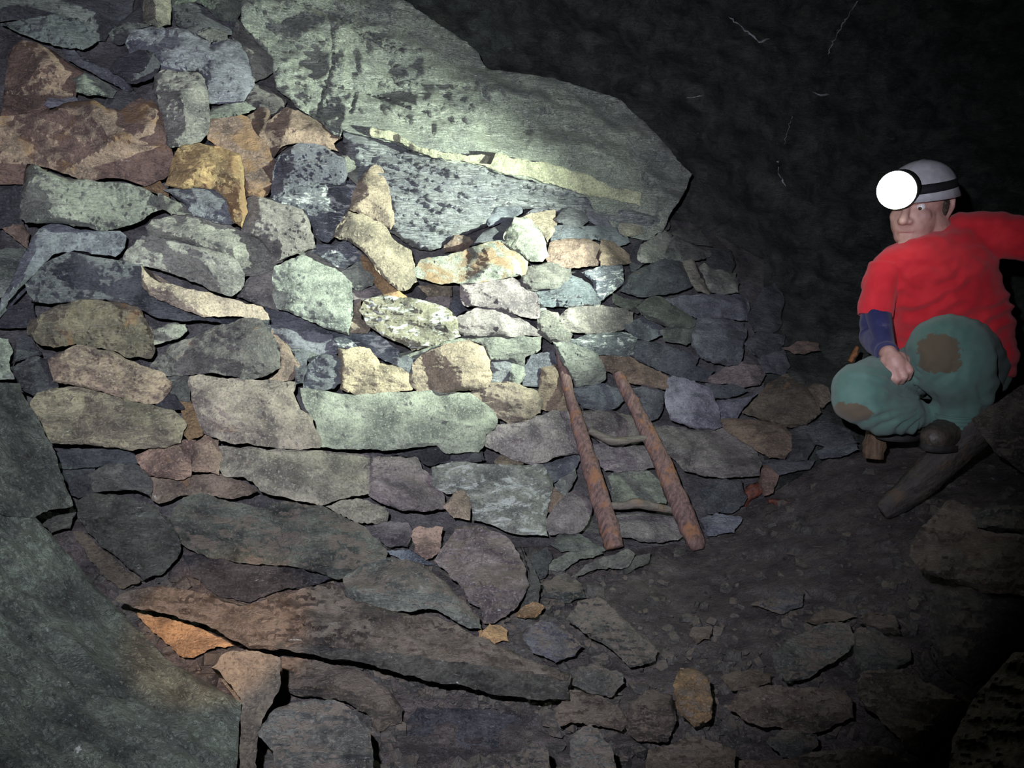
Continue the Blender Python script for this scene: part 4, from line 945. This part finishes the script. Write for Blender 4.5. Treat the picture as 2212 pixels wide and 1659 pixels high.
beam = loft('old_timber', [(P(1905, 1106, 2.12), .020), (P(1935, 1085, 2.12), .034), (P(2000, 1030, 2.1), .041), (P(2070, 965, 2.08), .044), (P(2118, 918, 2.06), .044), (P(2150, 890, 2.06), .042)], dark_wood, seg=14, rough=.12, seed=3, flat=.55, scale=14,
            extra=lambda t, th: 1 / max(abs(math.cos(th - .4)), abs(math.sin(th - .4))) * .88)
tag(beam, 'dark old timber beam lying diagonally beside the crouching person', 'timber')

sl = stone('flat_stone', [(2102, 905), (2160, 868), (2250, 810), (2290, 800), (2290, 1050), (2212, 1018), (2150, 975), (2118, 930)], .05, M['muddy'], (.10, .09, .075), .1, 71, D=lambda x, y: np.full(np.shape(x), 2.02), relief=.35, thick=.07)
tag(sl, 'dark slanting slab at the right edge, above the timber beam', 'flat stone', 'rocks on the mine floor')

rust_m = simple_mat('rusted_iron', (.075, .022, .012), .7, .4, var=.6, scale=60, bump=.8)
lump = loft('iron_fragment', [(P(1606, 1092, 2.58), .012), (P(1610, 1078, 2.575), .024), (P(1622, 1064, 2.57), .026), (P(1638, 1054, 2.575), .020), (P(1648, 1050, 2.58), .008)], rust_m, seg=14, rough=.5, seed=6, scale=40)
tag(lump, 'rusty red lump of iron lying by the right foot of the wall', 'iron fragment')
rod = loft('iron_fragment', [(P(1660, 1082, 2.5), .006), (P(1680, 1084, 2.5), .010), (P(1700, 1088, 2.49), .009), (P(1708, 1092, 2.49), .004)], rust_m, seg=10, rough=.5, seed=12, scale=60)
tag(rod, 'thin rusty scrap lying right of the rusty lump', 'iron fragment')
splint_m = wood_mat('splintered_wood', ((.05, .03, .018), (.12, .08, .045), (.1, .05, .02)), stretch=(14, 14, 1.2))
post = loft('wooden_stump', [(P(1886, 990, 2.3), .030), (P(1888, 960, 2.3), .034), (P(1890, 932, 2.31), .028), (P(1890, 915, 2.31), .02)], splint_m, seg=14, rough=.25, seed=5, scale=30)
tag(post, 'splintered stump of wood under the person\'s kneeling leg', 'stump')
peg = loft('wood_splinter', [(P(1836, 782, 2.6), .008), (P(1846, 765, 2.6), .011), (P(1852, 748, 2.6), .005)], simple_mat('orange_rotten_wood', (.17, .07, .025), .7, .3, var=.4, scale=60), seg=8, rough=.4, seed=2, scale=60)
tag(peg, 'little orange splinter of rotten wood behind the person\'s forearm', 'wood splinter')
# ---------------------------------------------------------------- the crouching caver
PD = 2.2
person = empty('person', P(2010, 960, 2.2))
tag(person, 'person in a red t-shirt crouching with a shining headlamp on a pale helmet', 'person')


def ico(center, radii, rot=None, sub=3):
    bm = bmesh.new(); bmesh.ops.create_icosphere(bm, subdivisions=sub, radius=1)
    m = Matrix.Diagonal((*radii, 1))
    if rot is not None:
        m = rot.to_4x4() @ m
    v = [np.array(m @ x.co) + np.asarray(center) for x in bm.verts]; f = [tuple(y.index for y in x.verts) for x in bm.faces]
    bm.free(); return v, f


def capsule(p0, r0, p1, r1, seg=20, rings=6):
    p0 = Vector(p0); p1 = Vector(p1); ax = (p1 - p0).normalized()
    a = ax.orthogonal().normalized(); b = ax.cross(a); v, f = [], []
    prof = [(-math.cos(t) * r0, math.sin(t) * r0, p0) for t in np.linspace(.08, math.pi / 2, rings)] + [(math.sin(t) * r1, math.cos(t) * r1, p1) for t in np.linspace(0, math.pi / 2 - .08, rings)]
    for z, r, c in prof:
        for j in range(seg):
            th = 2 * math.pi * j / seg; v.append(np.array(c + ax * z + (a * math.cos(th) + b * math.sin(th)) * r))
    n = len(prof)
    for i in range(n - 1):
        for j in range(seg):
            f.append((i * seg + j, i * seg + (j + 1) % seg, (i + 1) * seg + (j + 1) % seg, (i + 1) * seg + j))
    f.append(tuple(range(seg - 1, -1, -1))); f.append(tuple(range((n - 1) * seg, n * seg)))
    return v, f


def chain(pts):
    """pts: (px, py, depth, radius px) -> overlapping capsules."""
    w = [(P(x, y, d), r * d / F) for x, y, d, r in pts]
    return [capsule(a[0], a[1], b[0], b[1]) for a, b in zip(w[:-1], w[1:])]


def rings_loft(rows, seg=36):
    v, f = [], []
    for py, cx, rx, d, rz in rows:
        c = P(cx, py, d)
        for j in range(seg):
            th = 2 * math.pi * j / seg
            ct, st = math.cos(th), math.sin(th)
            sgn = lambda a, e: math.copysign(abs(a) ** e, a)
            v.append(c + RT * rx * d / F * sgn(ct, .85) + FWD * rz * sgn(st, .85))
    n = len(rows)
    for i in range(n - 1):
        for j in range(seg):
            f.append((i * seg + j, i * seg + (j + 1) % seg, (i + 1) * seg + (j + 1) % seg, (i + 1) * seg + j))
    f.append(tuple(range(seg - 1, -1, -1))); f.append(tuple(range((n - 1) * seg, n * seg)))
    return v, f


def fuse(parts, voxel, smooth=4):
    """Union of closed shells as one continuous surface."""
    V_, F_ = [], []
    for v, f in parts:
        o = len(V_); V_ += [tuple(x) for x in v]; F_ += [tuple(i + o for i in t) for t in f]
    me = bpy.data.meshes.new('fuse'); me.from_pydata(V_, [], F_)
    bm = bmesh.new(); bm.from_mesh(me); bmesh.ops.recalc_face_normals(bm, faces=bm.faces); bm.to_mesh(me); bm.free()
    o = bpy.data.objects.new('fuse', me); COL.objects.link(o)
    r = o.modifiers.new('r', 'REMESH'); r.mode = 'VOXEL'; r.voxel_size = voxel
    if smooth:
        s = o.modifiers.new('s', 'SMOOTH'); s.factor = .5; s.iterations = smooth
    dg = bpy.context.evaluated_depsgraph_get(); ev = o.evaluated_get(dg); m2 = ev.to_mesh()
    n = len(m2.vertices); co = np.empty(n * 3); m2.vertices.foreach_get('co', co); no = np.empty(n * 3); m2.vertices.foreach_get('normal', no)
    fc = [tuple(p.vertices) for p in m2.polygons]
    ev.to_mesh_clear(); bpy.data.objects.remove(o); bpy.data.meshes.remove(me)
    return co.reshape(-1, 3), no.reshape(-1, 3), fc


def to_px(v):
    r = v - CAM; d = r @ FWD
    return np.stack([CX + (r @ RT) / d * F, CY - (r @ UP) / d * F, d], 1)


# --- head frame: facing left and a little towards the viewer, chin tucked in
HC = P(1985, 447, 2.2)
hf = Vector((-.74, -.66, -.14)).normalized(); hl = Vector((0, 0, 1)).cross(hf).normalized(); hu = hf.cross(hl).normalized()
HR = Matrix((hl, -hf, hu)).transposed()          # local x = wearer's left, -y = forward, z = up


def HP(x, y, z):
    return HC + np.array(HR @ Vector((x, y, z)))


skin, nt, b = new_mat('skin'); g = G(nt)
tc = g.n('ShaderNodeTexCoord').outputs['Object']
g.put(b.inputs['Base Color'], g.mix(g.ramp(g.noise(tc, 28, 5), .3, .7), c4(.36, .20, .165), c4(.50, .30, .25)))
b.inputs['Roughness'].default_value = .55; b.inputs['Subsurface Weight'].default_value = .08; b.inputs['Subsurface Radius'].default_value = (.01, .004, .002)
g.put(b.inputs['Normal'], g.bump(g.noise(tc, 180, 4), .25, .002))

head = [ico(HP(0, .012, .025), (.074, .094, .098), HR), ico(HP(0, -.035, -.035), (.062, .060, .072), HR), ico(HP(0, -.045, -.075), (.048, .048, .036), HR),
        ico(HP(0, -.083, -.094), (.022, .018, .017), HR), ico(HP(0, -.070, .030), (.055, .024, .016), HR),      # jaw, chin, brow
        ico(HP(.033, -.060, -.020), (.025, .02, .026), HR), ico(HP(-.033, -.060, -.020), (.025, .02, .026), HR),  # cheeks
        capsule(HP(0, -.088, .012), .009, HP(0, -.110, -.026), .013), ico(HP(.012, -.096, -.03), (.010, .012, .009), HR), ico(HP(-.012, -.096, -.03), (.010, .012, .009), HR),
        capsule(HP(-.019, -.085, -.056), .0055, HP(.019, -.085, -.056), .0055), capsule(HP(-.016, -.084, -.067), .0065, HP(.016, -.084, -.067), .0065)]
for sx in (1, -1):                                # ears: rim, lobe and hollow
    ring = [(.078, .016, .028), (.084, .026, .016), (.083, .026, -.006), (.077, .016, -.024), (.074, .008, -.034)]
    for a_, b_ in zip(ring[:-1], ring[1:]):
        head.append(capsule(HP(sx * a_[0], a_[1], a_[2]), .0062, HP(sx * b_[0], b_[1], b_[2]), .0062))
    head.append(ico(HP(sx * .074, .014, -.002), (.006, .013, .022), HR))
body = head + chain([(1998, 475, 2.2, 42), (2020, 508, 2.21, 37), (2030, 540, 2.22, 40)])
body.append(rings_loft([(540, 2020, 60, 2.23, .05), (572, 2018, 92, 2.22, .075), (600, 2022, 110, 2.22, .11), (680, 2038, 110, 2.26, .12), (780, 2052, 105, 2.32, .12), (830, 2055, 95, 2.33, .11)]))
body += chain([(1924, 578, 2.2, 22), (1896, 650, 2.19, 24), (1890, 722, 2.19, 24), (1906, 748, 2.11, 21), (1920, 764, 2.055, 18)])
body += chain([(2092, 510, 2.2, 36), (2160, 508, 2.15, 34), (2240, 518, 2.1, 30), (2330, 560, 2.05, 24), (2390, 600, 2.02, 19)])
body += chain([(2110, 780, 2.3, 52), (2040, 752, 2.05, 50), (2066, 855, 2.1, 38), (2066, 920, 2.14, 25)])
body += chain([(1990, 790, 2.27, 46), (1850, 852, 2.08, 42), (1945, 893, 2.14, 30), (1985, 898, 2.17, 22)])
# right hand (hanging over the thigh), fingers curled
body += chain([(1920, 764, 2.05, 16), (1930, 778, 2.035, 20), (1938, 790, 2.03, 20)])
body += chain([(1912, 778, 2.045, 11), (1920, 798, 2.035, 10)]) + chain([(1944, 772, 2.04, 13), (1954, 790, 2.03, 11)])
for k in ([(1955, 786, 2.022, 9.5), (1965, 800, 2.012, 9), (1960, 815, 2.03, 8), (1950, 806, 2.05, 7)],
          [(1943, 792, 2.018, 9.5), (1953, 813, 2.008, 8.8), (1947, 824, 2.03, 7.5), (1938, 812, 2.05, 6.8)],
          [(1930, 796, 2.02, 9), (1938, 818, 2.01, 8.3), (1933, 829, 2.03, 7.2), (1926, 815, 2.05, 6.5)],
          [(1918, 795, 2.028, 8), (1923, 815, 2.018, 7.2), (1920, 825, 2.035, 6.4), (1915, 813, 2.05, 5.8)],
          [(1945, 768, 2.05, 9), (1960, 778, 2.055, 8.5), (1966, 795, 2.06, 7.5)]):
    body += chain(k)
# left hand beyond the frame, propped on the rock
body += chain([(2390, 600, 2.02, 19), (2412, 622, 2.0, 22), (2425, 640, 1.99, 20)])
for k in range(4):
    body += chain([(2420 + k * 9 - 10, 640 + (3 - k) * 3, 1.985, 8), (2428 + k * 11 - 12, 668 + (2 - abs(k - 1.5)) * 6, 1.975, 7.3), (2430 + k * 12 - 12, 690 + (2 - abs(k - 1.5)) * 8, 1.985, 6)])
body += chain([(2400, 628, 2.0, 9), (2392, 652, 1.985, 8), (2394, 670, 1.98, 7)])
v, no, f = fuse(body, .0036, 3)
bodyo = link('body', v, f, skin, parent=person, recalc=False)

# eyes, lips, hair
white = simple_mat('eye_white', (.7, .68, .64), .25, .5, var=.05); iris = simple_mat('dark_iris', (.05, .035, .02), .2, .5)
lipm = simple_mat('lips', (.34, .14, .12), .5, .4, var=.15)
for sx in (1, -1):
    vv, ff = ico(HP(sx * .031, -.068, .008), (.0125, .0125, .0115), HR); e = link('eye', vv, ff, white, parent=person)
    vv, ff = ico(HP(sx * .032, -.0785, .005), (.0055, .003, .0055), HR, 2); link('iris', vv, ff, iris, parent=e)
vv, ff = capsule(HP(-.021, -.0895, -.0615), .0022, HP(.021, -.0895, -.0615), .0022); link('mouth', vv, ff, lipm, parent=person)
hairm = simple_mat('short_brown_hair', (.055, .04, .03), .7, .3, var=.5, scale=120, bump=.8)
hv, hn, hf_ = fuse([ico(HP(0, .034, .012), (.0775, .080, .085), HR), capsule(HP(.071, .000, .01), .012, HP(.070, .000, -.022), .008), capsule(HP(-.071, .000, .01), .012, HP(-.070, .000, -.022), .008)], .004, 3)
hv = hv + hn * (np.array([noise.noise(Vector(p * 180)) for p in hv]) * .0025)[:, None]
link('hair', hv, hf_, hairm, parent=person, recalc=False)


# --- cloth


def cloth_mat(name, a, bcol, stains=(), weave=900, bump=.35, rough=.85, dirt=.35, dirtcol=(.15, .11, .08)):
    m, nt, b = new_mat(name); g = G(nt)
    pos = g.n('ShaderNodeNewGeometry').outputs['Position']
    col = g.mix(g.ramp(g.noise(pos, 14, 5), .3, .7), c4(*a), c4(*bcol))
    col = g.mix(g.ramp(g.noise(pos, 19, 7, .7), .56, .72, 0, dirt), col, c4(*dirtcol))
    for (p, r, sc) in stains:
        q = g.vmath('SUBTRACT', pos, tuple(p)); q = g.vmath('MULTIPLY', q, tuple(sc))
        d = g.math('ADD', g.vmath('LENGTH', q), g.math('MULTIPLY', g.math('SUBTRACT', g.noise(pos, 38, 5, .6), .5), r * 1.1))
        col = g.mix(g.ramp(d, r * .88, r, .92, 0), col, c4(.105, .078, .05))
    g.put(b.inputs['Base Color'], col); b.inputs['Roughness'].default_value = rough; b.inputs['Specular IOR Level'].default_value = .15
    b.inputs['Sheen Weight'].default_value = .15
    g.put(b.inputs['Normal'], g.bump(g.math('ADD', g.noise(pos, weave, 2), g.math('MULTIPLY', g.noise(pos, 70, 5, .6), .8)), bump, .003))
    return m


red = cloth_mat('red_cotton', (.50, .018, .028), (.60, .03, .04), dirt=.12, dirtcol=(.3, .05, .04))
navy = cloth_mat('navy_cotton', (.018, .02, .075), (.035, .038, .11), dirt=.5, dirtcol=(.16, .15, .17))
K1 = P(2022, 770, 1.93); K2 = P(1838, 893, 2.01); K3 = P(2012, 724, 1.95)
green = cloth_mat('green_work_trousers', (.072, .15, .125), (.105, .19, .16), stains=[(K1, .074, (1.0, .8, 1.0)), (K2, .05, (.85, .8, 1.6)), (K3, .022, (.8, .6, 2.2))], dirt=.3, dirtcol=(.13, .15, .12))


def folds(v, n, amp, fn):
    px = to_px(v)
    return v + n * (amp * np.array([fn(x, y, d) for x, y, d in px]))[:, None]


def ridge(t):
    return 1 - abs(((t % 1) * 2) - 1) ** 1.5 * 1.0


def shirt_fold(x, y, d):
    n = noise.noise(Vector((x * .012, y * .012, 3))) * .9 + noise.noise(Vector((x * .03, y * .03, 5))) * .25
    s = ridge((y + .42 * x) / 52 + n) ** 2 - .5
    k = min(max((y - 540) / 60, .15), 1)
    return s * k + .5 * noise.noise(Vector((x * .04, y * .06, 1)))


torso = [rings_loft([(470, 2092, 38, 2.22, .05), (488, 2084, 66, 2.22, .07), (508, 2066, 88, 2.22, .085), (524, 2038, 106, 2.21, .095), (556, 2013, 120, 2.21, .115), (605, 2022, 125, 2.215, .135), (665, 2036, 125, 2.24, .145), (725, 2048, 126, 2.28, .15), (790, 2055, 122, 2.31, .15), (815, 2055, 116, 2.32, .14)])]
torso += chain([(1922, 572, 2.2, 34), (1902, 615, 2.195, 36)])
torso += chain([(2076, 508, 2.2, 50), (2110, 506, 2.18, 50), (2170, 508, 2.145, 48), (2240, 520, 2.1, 46)])
v, no, f = fuse(torso, .007, 8)
v = folds(v, no, .0095, shirt_fold)
shirt = link('t_shirt', v, f, red, parent=person, recalc=False)


def tube(name, rows, mat, parent, seed, rough, wall=.004, seg=28, fold=0.0, freq=60):
    """Open sleeve with a turned hem."""
    pts = [P(x, y, d) for x, y, d, r in rows]; rr = [r * d / F for x, y, d, r in rows]
    C, Rr = [], []
    for i in range(len(pts) - 1):
        for k in range(8):
            t = k / 8; C.append(pts[i] + (pts[i + 1] - pts[i]) * t); Rr.append(rr[i] + (rr[i + 1] - rr[i]) * t)
    C.append(pts[-1]); Rr.append(rr[-1]); C = np.array(C)
    for _ in range(3):
        C[1:-1] = (C[:-2] + 2 * C[1:-1] + C[2:]) / 4
    T = np.gradient(C, axis=0); T /= np.linalg.norm(T, axis=1)[:, None]; v = []
    n = len(C)

    def ringv(i, dr_):
        a = np.cross(T[i], FWD); a /= np.linalg.norm(a); b = np.cross(T[i], a)
        for j in range(seg):
            th = 2 * math.pi * j / seg; dr = a * math.cos(th) + b * math.sin(th)
            w = fold * math.sin(i * freq / 10 + 2.2 * math.sin(th * 1 + seed) + seed) + rough * noise.noise(Vector(C[i] * 22 + dr * 1.5) + Vector((seed, 0, 0)))
            v.append(C[i] + dr * (Rr[i] * (1 + w) + dr_))
    for i in range(n):
        ringv(i, 0)
    for i in (n - 1, n - 4, 0):
        ringv(i, -wall)
    order = list(range(n + 3)); f = []
    for a_, b_ in zip(order, order[1:] + order[:1]):
        for j in range(seg):
            f.append((a_ * seg + j, a_ * seg + (j + 1) % seg, b_ * seg + (j + 1) % seg, b_ * seg + j))
    return link(name, v, f, mat, parent=parent)


tube('sleeve', [(1914, 575, 2.195, 37), (1902, 625, 2.19, 37), (1893, 665, 2.185, 36), (1890, 683, 2.185, 35.5)], red, shirt, 2, .10, fold=.02)
under = tube('undershirt_sleeve', [(1893, 662, 2.187, 31), (1890, 700, 2.187, 30.5), (1890, 728, 2.175, 31), (1900, 744, 2.12, 28), (1912, 757, 2.078, 24), (1917, 763, 2.06, 22)], navy, person, 5, .10, fold=.03, freq=9)

leg = chain([(2105, 800, 2.30, 70), (2068, 768, 2.14, 84), (2048, 762, 2.04, 84), (2058, 782, 2.04, 82), (2080, 830, 2.08, 66), (2074, 868, 2.10, 52), (2066, 902, 2.12, 47)])
leg += chain([(2046, 735, 2.02, 52), (2052, 712, 2.04, 30)])
leg += chain([(2000, 792, 2.27, 52), (1920, 815, 2.14, 56), (1858, 842, 2.05, 60), (1856, 858, 2.05, 58), (1905, 885, 2.09, 55), (1950, 893, 2.13, 46), (1975, 893, 2.15, 34)])
leg += chain([(2100, 800, 2.33, 72), (2010, 800, 2.33, 62)])
v, no, f = fuse(leg, .007, 7)


def trouser_fold(x, y, d):
    n = noise.noise(Vector((x * .015, y * .015, 2))) * 1.1
    if x < 1985 and y > 790 and d < 2.2:
        s = ridge(math.atan2(y - 870, 2010 - x) * 4.2 + n) - .5; k = min(1, max(0, (x - 1800) / 130))
    else:
        s = ridge((x - 2060 + .25 * (y - 760)) / 42 + n) - .5; k = min(1, max(.2, (y - 740) / 120))
    return s * k + .45 * noise.noise(Vector((x * .05, y * .05, 1)))


v = folds(v, no, .0085, trouser_fold)
trs = link('trousers', v, f, green, parent=person, recalc=False)
tube('cuff', [(2068, 888, 2.105, 47), (2067, 902, 2.11, 46.5), (2066, 918, 2.115, 45.5), (2064, 926, 2.118, 44)], green, trs, 9, .06, fold=.03, freq=14)

# boots: one planted under the raised knee, one folded under the body
bootm = simple_mat('muddy_leather', (.055, .045, .035), .5, .5, var=.5, scale=40, bump=.7)
solem = simple_mat('rubber_sole', (.03, .028, .026), .8, .3, var=.3)
lacem = simple_mat('boot_lace', (.10, .09, .07), .8, .2)


def boot(heel, toe, ank):
    he, to, an = [np.array(P(*k)) for k in (heel, toe, ank)]
    up = np.array((0, 0, 1.0)); fw = to - he; L = np.linalg.norm(fw); fw /= L; sd = np.cross(fw, up)
    mid = he + fw * L * .45
    parts = [capsule(he + up * .045, .040, mid + up * .05, .046), capsule(mid + up * .045, .046, to - fw * .045 + up * .036, .036), capsule(he + fw * .02 + up * .05, .042, an, .043),
             capsule(mid - fw * .03 + up * .07, .04, an - fw * -.005, .04)]
    v, no, f = fuse(parts, .005, 4)
    keep = v.copy(); keep[:, 2] = np.maximum(keep[:, 2], he[2] + .012)
    bt = link('boot', keep, f, bootm, parent=person, recalc=False)
    ov = []; nseg = 28
    for z in (0, .018):
        for j in range(nseg):
            th = 2 * math.pi * j / nseg; c, s_ = math.cos(th), math.sin(th)
            wdt = .043 + .007 * c
            ov.append(he + fw * (L * .5 + c * (L * .5 + .006) - .01) + sd * s_ * wdt + up * z)
    link('sole', ov, [tuple(range(nseg)), tuple(range(nseg, 2 * nseg))] + [(j, (j + 1) % nseg, nseg + (j + 1) % nseg, nseg + j) for j in range(nseg)], solem, parent=bt)
    for k in range(4):
        c = mid - fw * (.035 - .022 * k) * -1 + up * (.112 - .013 * k) - fw * .03
        vv, ff = capsule(c - sd * .026, .0028, c + sd * .026, .0028, 8, 3); link('lace', vv, ff, lacem, parent=bt)
    return bt


boot((2075, 962, 2.19), (2000, 975, 2.02), (2060, 905, 2.14))
boot((1975, 945, 2.3), (1900, 950, 2.2), (1985, 905, 2.2))

# helmet with its lamp
shellm = simple_mat('scuffed_white_helmet', (.42, .42, .44), .4, .5, var=.2, scale=25)
bandm = simple_mat('black_elastic', (.012, .012, .014), .8, .3)
RX, RY, RZ = .094, .116, .100
hel = []; hfac = []; SEG, RNG = 48, 16
zb = .034


def helm(th, ph, k=1.0):
    x, y = math.sin(th), -math.cos(th)
    r = math.cos(ph); rib = 1 + .018 * math.exp(-(x / .12) ** 2) * (ph > .3)
    z = math.sin(ph) ** .9 * RZ * rib
    brim = 1 + .10 * max(0, 1 - ph / .12) * (1.0 + .9 * max(0, -y) ** 3)
    return HP(x * RX * r * brim * k, .008 + y * RY * r * brim * k, zb + z * k - .008 * max(0, 1 - ph / .12))


for i in range(RNG + 1):
    for j in range(SEG):
        hel.append(helm(2 * math.pi * j / SEG, math.pi / 2 * i / RNG * .995))
for i in range(RNG + 1):
    for j in range(SEG):
        hel.append(helm(2 * math.pi * j / SEG, math.pi / 2 * i / RNG * .995, .95))
for o in (0, (RNG + 1) * SEG):
    for i in range(RNG):
        for j in range(SEG):
            a_ = o + i * SEG + j; b_ = o + i * SEG + (j + 1) % SEG; hfac.append((a_, b_, b_ + SEG, a_ + SEG))
    hfac.append(tuple(o + RNG * SEG + j for j in range(SEG)))
for j in range(SEG):
    k = (RNG + 1) * SEG; hfac.append((j, (j + 1) % SEG, k + (j + 1) % SEG, k + j))
helmet = link('helmet', hel, hfac, shellm, parent=person)
bv = []
for j in range(SEG):
    th = 2 * math.pi * j / SEG
    for ph, k in ((.10, 1.012), (.34, 1.012), (.34, .99), (.10, .99)):
        bv.append(helm(th, ph + .12 * (1 - math.cos(th)) * .35, k))
link('lamp_strap', bv, [(j * 4 + a_, j * 4 + (a_ + 1) % 4, ((j + 1) % SEG) * 4 + (a_ + 1) % 4, ((j + 1) % SEG) * 4 + a_) for j in range(SEG) for a_ in range(4)], bandm, parent=helmet)
vv, ff = capsule(HP(.074, .03, .03), .004, HP(.06, .02, -.06), .004, 10, 3); link('chin_strap', vv, ff, bandm, parent=helmet)
# lamp: housing, reflector ring, glowing lens
lc = HP(0, -.136, .070); ld = Vector(HR @ Vector((0, -1, -.12))).normalized()


def disc(center, axis, prof, seg=28):
    ax = Vector(axis); a = ax.orthogonal().normalized(); b = ax.cross(a); v = []
    for z, r in prof:
        for j in range(seg):
            th = 2 * math.pi * j / seg; v.append(np.asarray(center) + np.array(ax * z + (a * math.cos(th) + b * math.sin(th)) * r))
    n = len(prof)
    f = [(i * seg + j, i * seg + (j + 1) % seg, (i + 1) * seg + (j + 1) % seg, (i + 1) * seg + j) for i in range(n - 1) for j in range(seg)]
    return v, f + [tuple(range(seg)), tuple(range((n - 1) * seg, n * seg))]


vv, ff = disc(lc, ld, [(-.022, .034), (-.01, .05), (.022, .055), (.028, .055)])
hlamp = link('headlamp', vv, ff, bandm, parent=helmet)
vv, ff = disc(lc, ld, [(.0285, .053), (.04, .051), (.053, .043), (.061, .028), (.065, .009)])
glow = simple_mat('glowing_lens', (.9, .95, .9), .3, .3, var=0, emit=((.88, 1.0, .9), 14.0))
# a lens under the headlamp would be a fourth level: the lens is a sibling on the helmet
link('lens', vv, ff, glow, parent=helmet)
LAMP_POS = lc + np.array(ld) * .09
# ---------------------------------------------------------------- camera
cd = bpy.data.cameras.new('camera'); cam = bpy.data.objects.new('camera', cd); COL.objects.link(cam)
cam.location = tuple(CAM); cam.rotation_euler = (math.pi / 2 - PITCH, 0, 0)
cd.sensor_width = 36; cd.lens = F * 36 / W; cd.clip_start = .02
scene.camera = cam

# ---------------------------------------------------------------- lights: the caver's headlamp, the camera's flash, the photographer's own headlamp


def spot(name, loc, target, power, col, angle, blend, radius):
    ld = bpy.data.lights.new(name, 'SPOT'); o = bpy.data.objects.new(name, ld); COL.objects.link(o)
    ld.energy = power; ld.color = col; ld.spot_size = math.radians(angle); ld.spot_blend = blend; ld.shadow_soft_size = radius
    o.location = tuple(loc)
    o.rotation_euler = (Vector(target) - Vector(loc)).to_track_quat('-Z', 'Y').to_euler()
    return o


LAMP_AT = LAMP_POS
spot('headlamp_beam', LAMP_AT, P(920, 530, 2.5), 500, (.89, 1.0, .84), 64, .9, .015)
spot('headlamp_spill', LAMP_AT, P(700, 620, 2.3), 24, (.82, 1.0, .78), 130, .6, .015)
FL = CAM - .09 * RT + .13 * UP
spot('camera_flash', FL, P(880, 620, 2.5), 310, (.86, .85, 1.0), 98, .9, .008)
spot('photographer_headlamp', CAM - .16 * RT + .16 * UP, P(500, 1375, 1.8), 170.0, (1.0, .54, .24), 13.5, .5, .01)

w = bpy.data.worlds.new('darkness'); scene.world = w; w.use_nodes = True
w.node_tree.nodes['Background'].inputs[0].default_value = (0, 0, 0, 1)
vs = scene.view_settings
vs.view_transform = 'Standard'; vs.look = 'None'; vs.gamma = 1; vs.use_curve_mapping = False; vs.exposure = 0.14
scene.display_settings.display_device = 'sRGB'
scene.cycles.max_bounces = 4
scene.cycles.use_denoising = True
scene.cycles.sample_clamp_indirect = 1.0
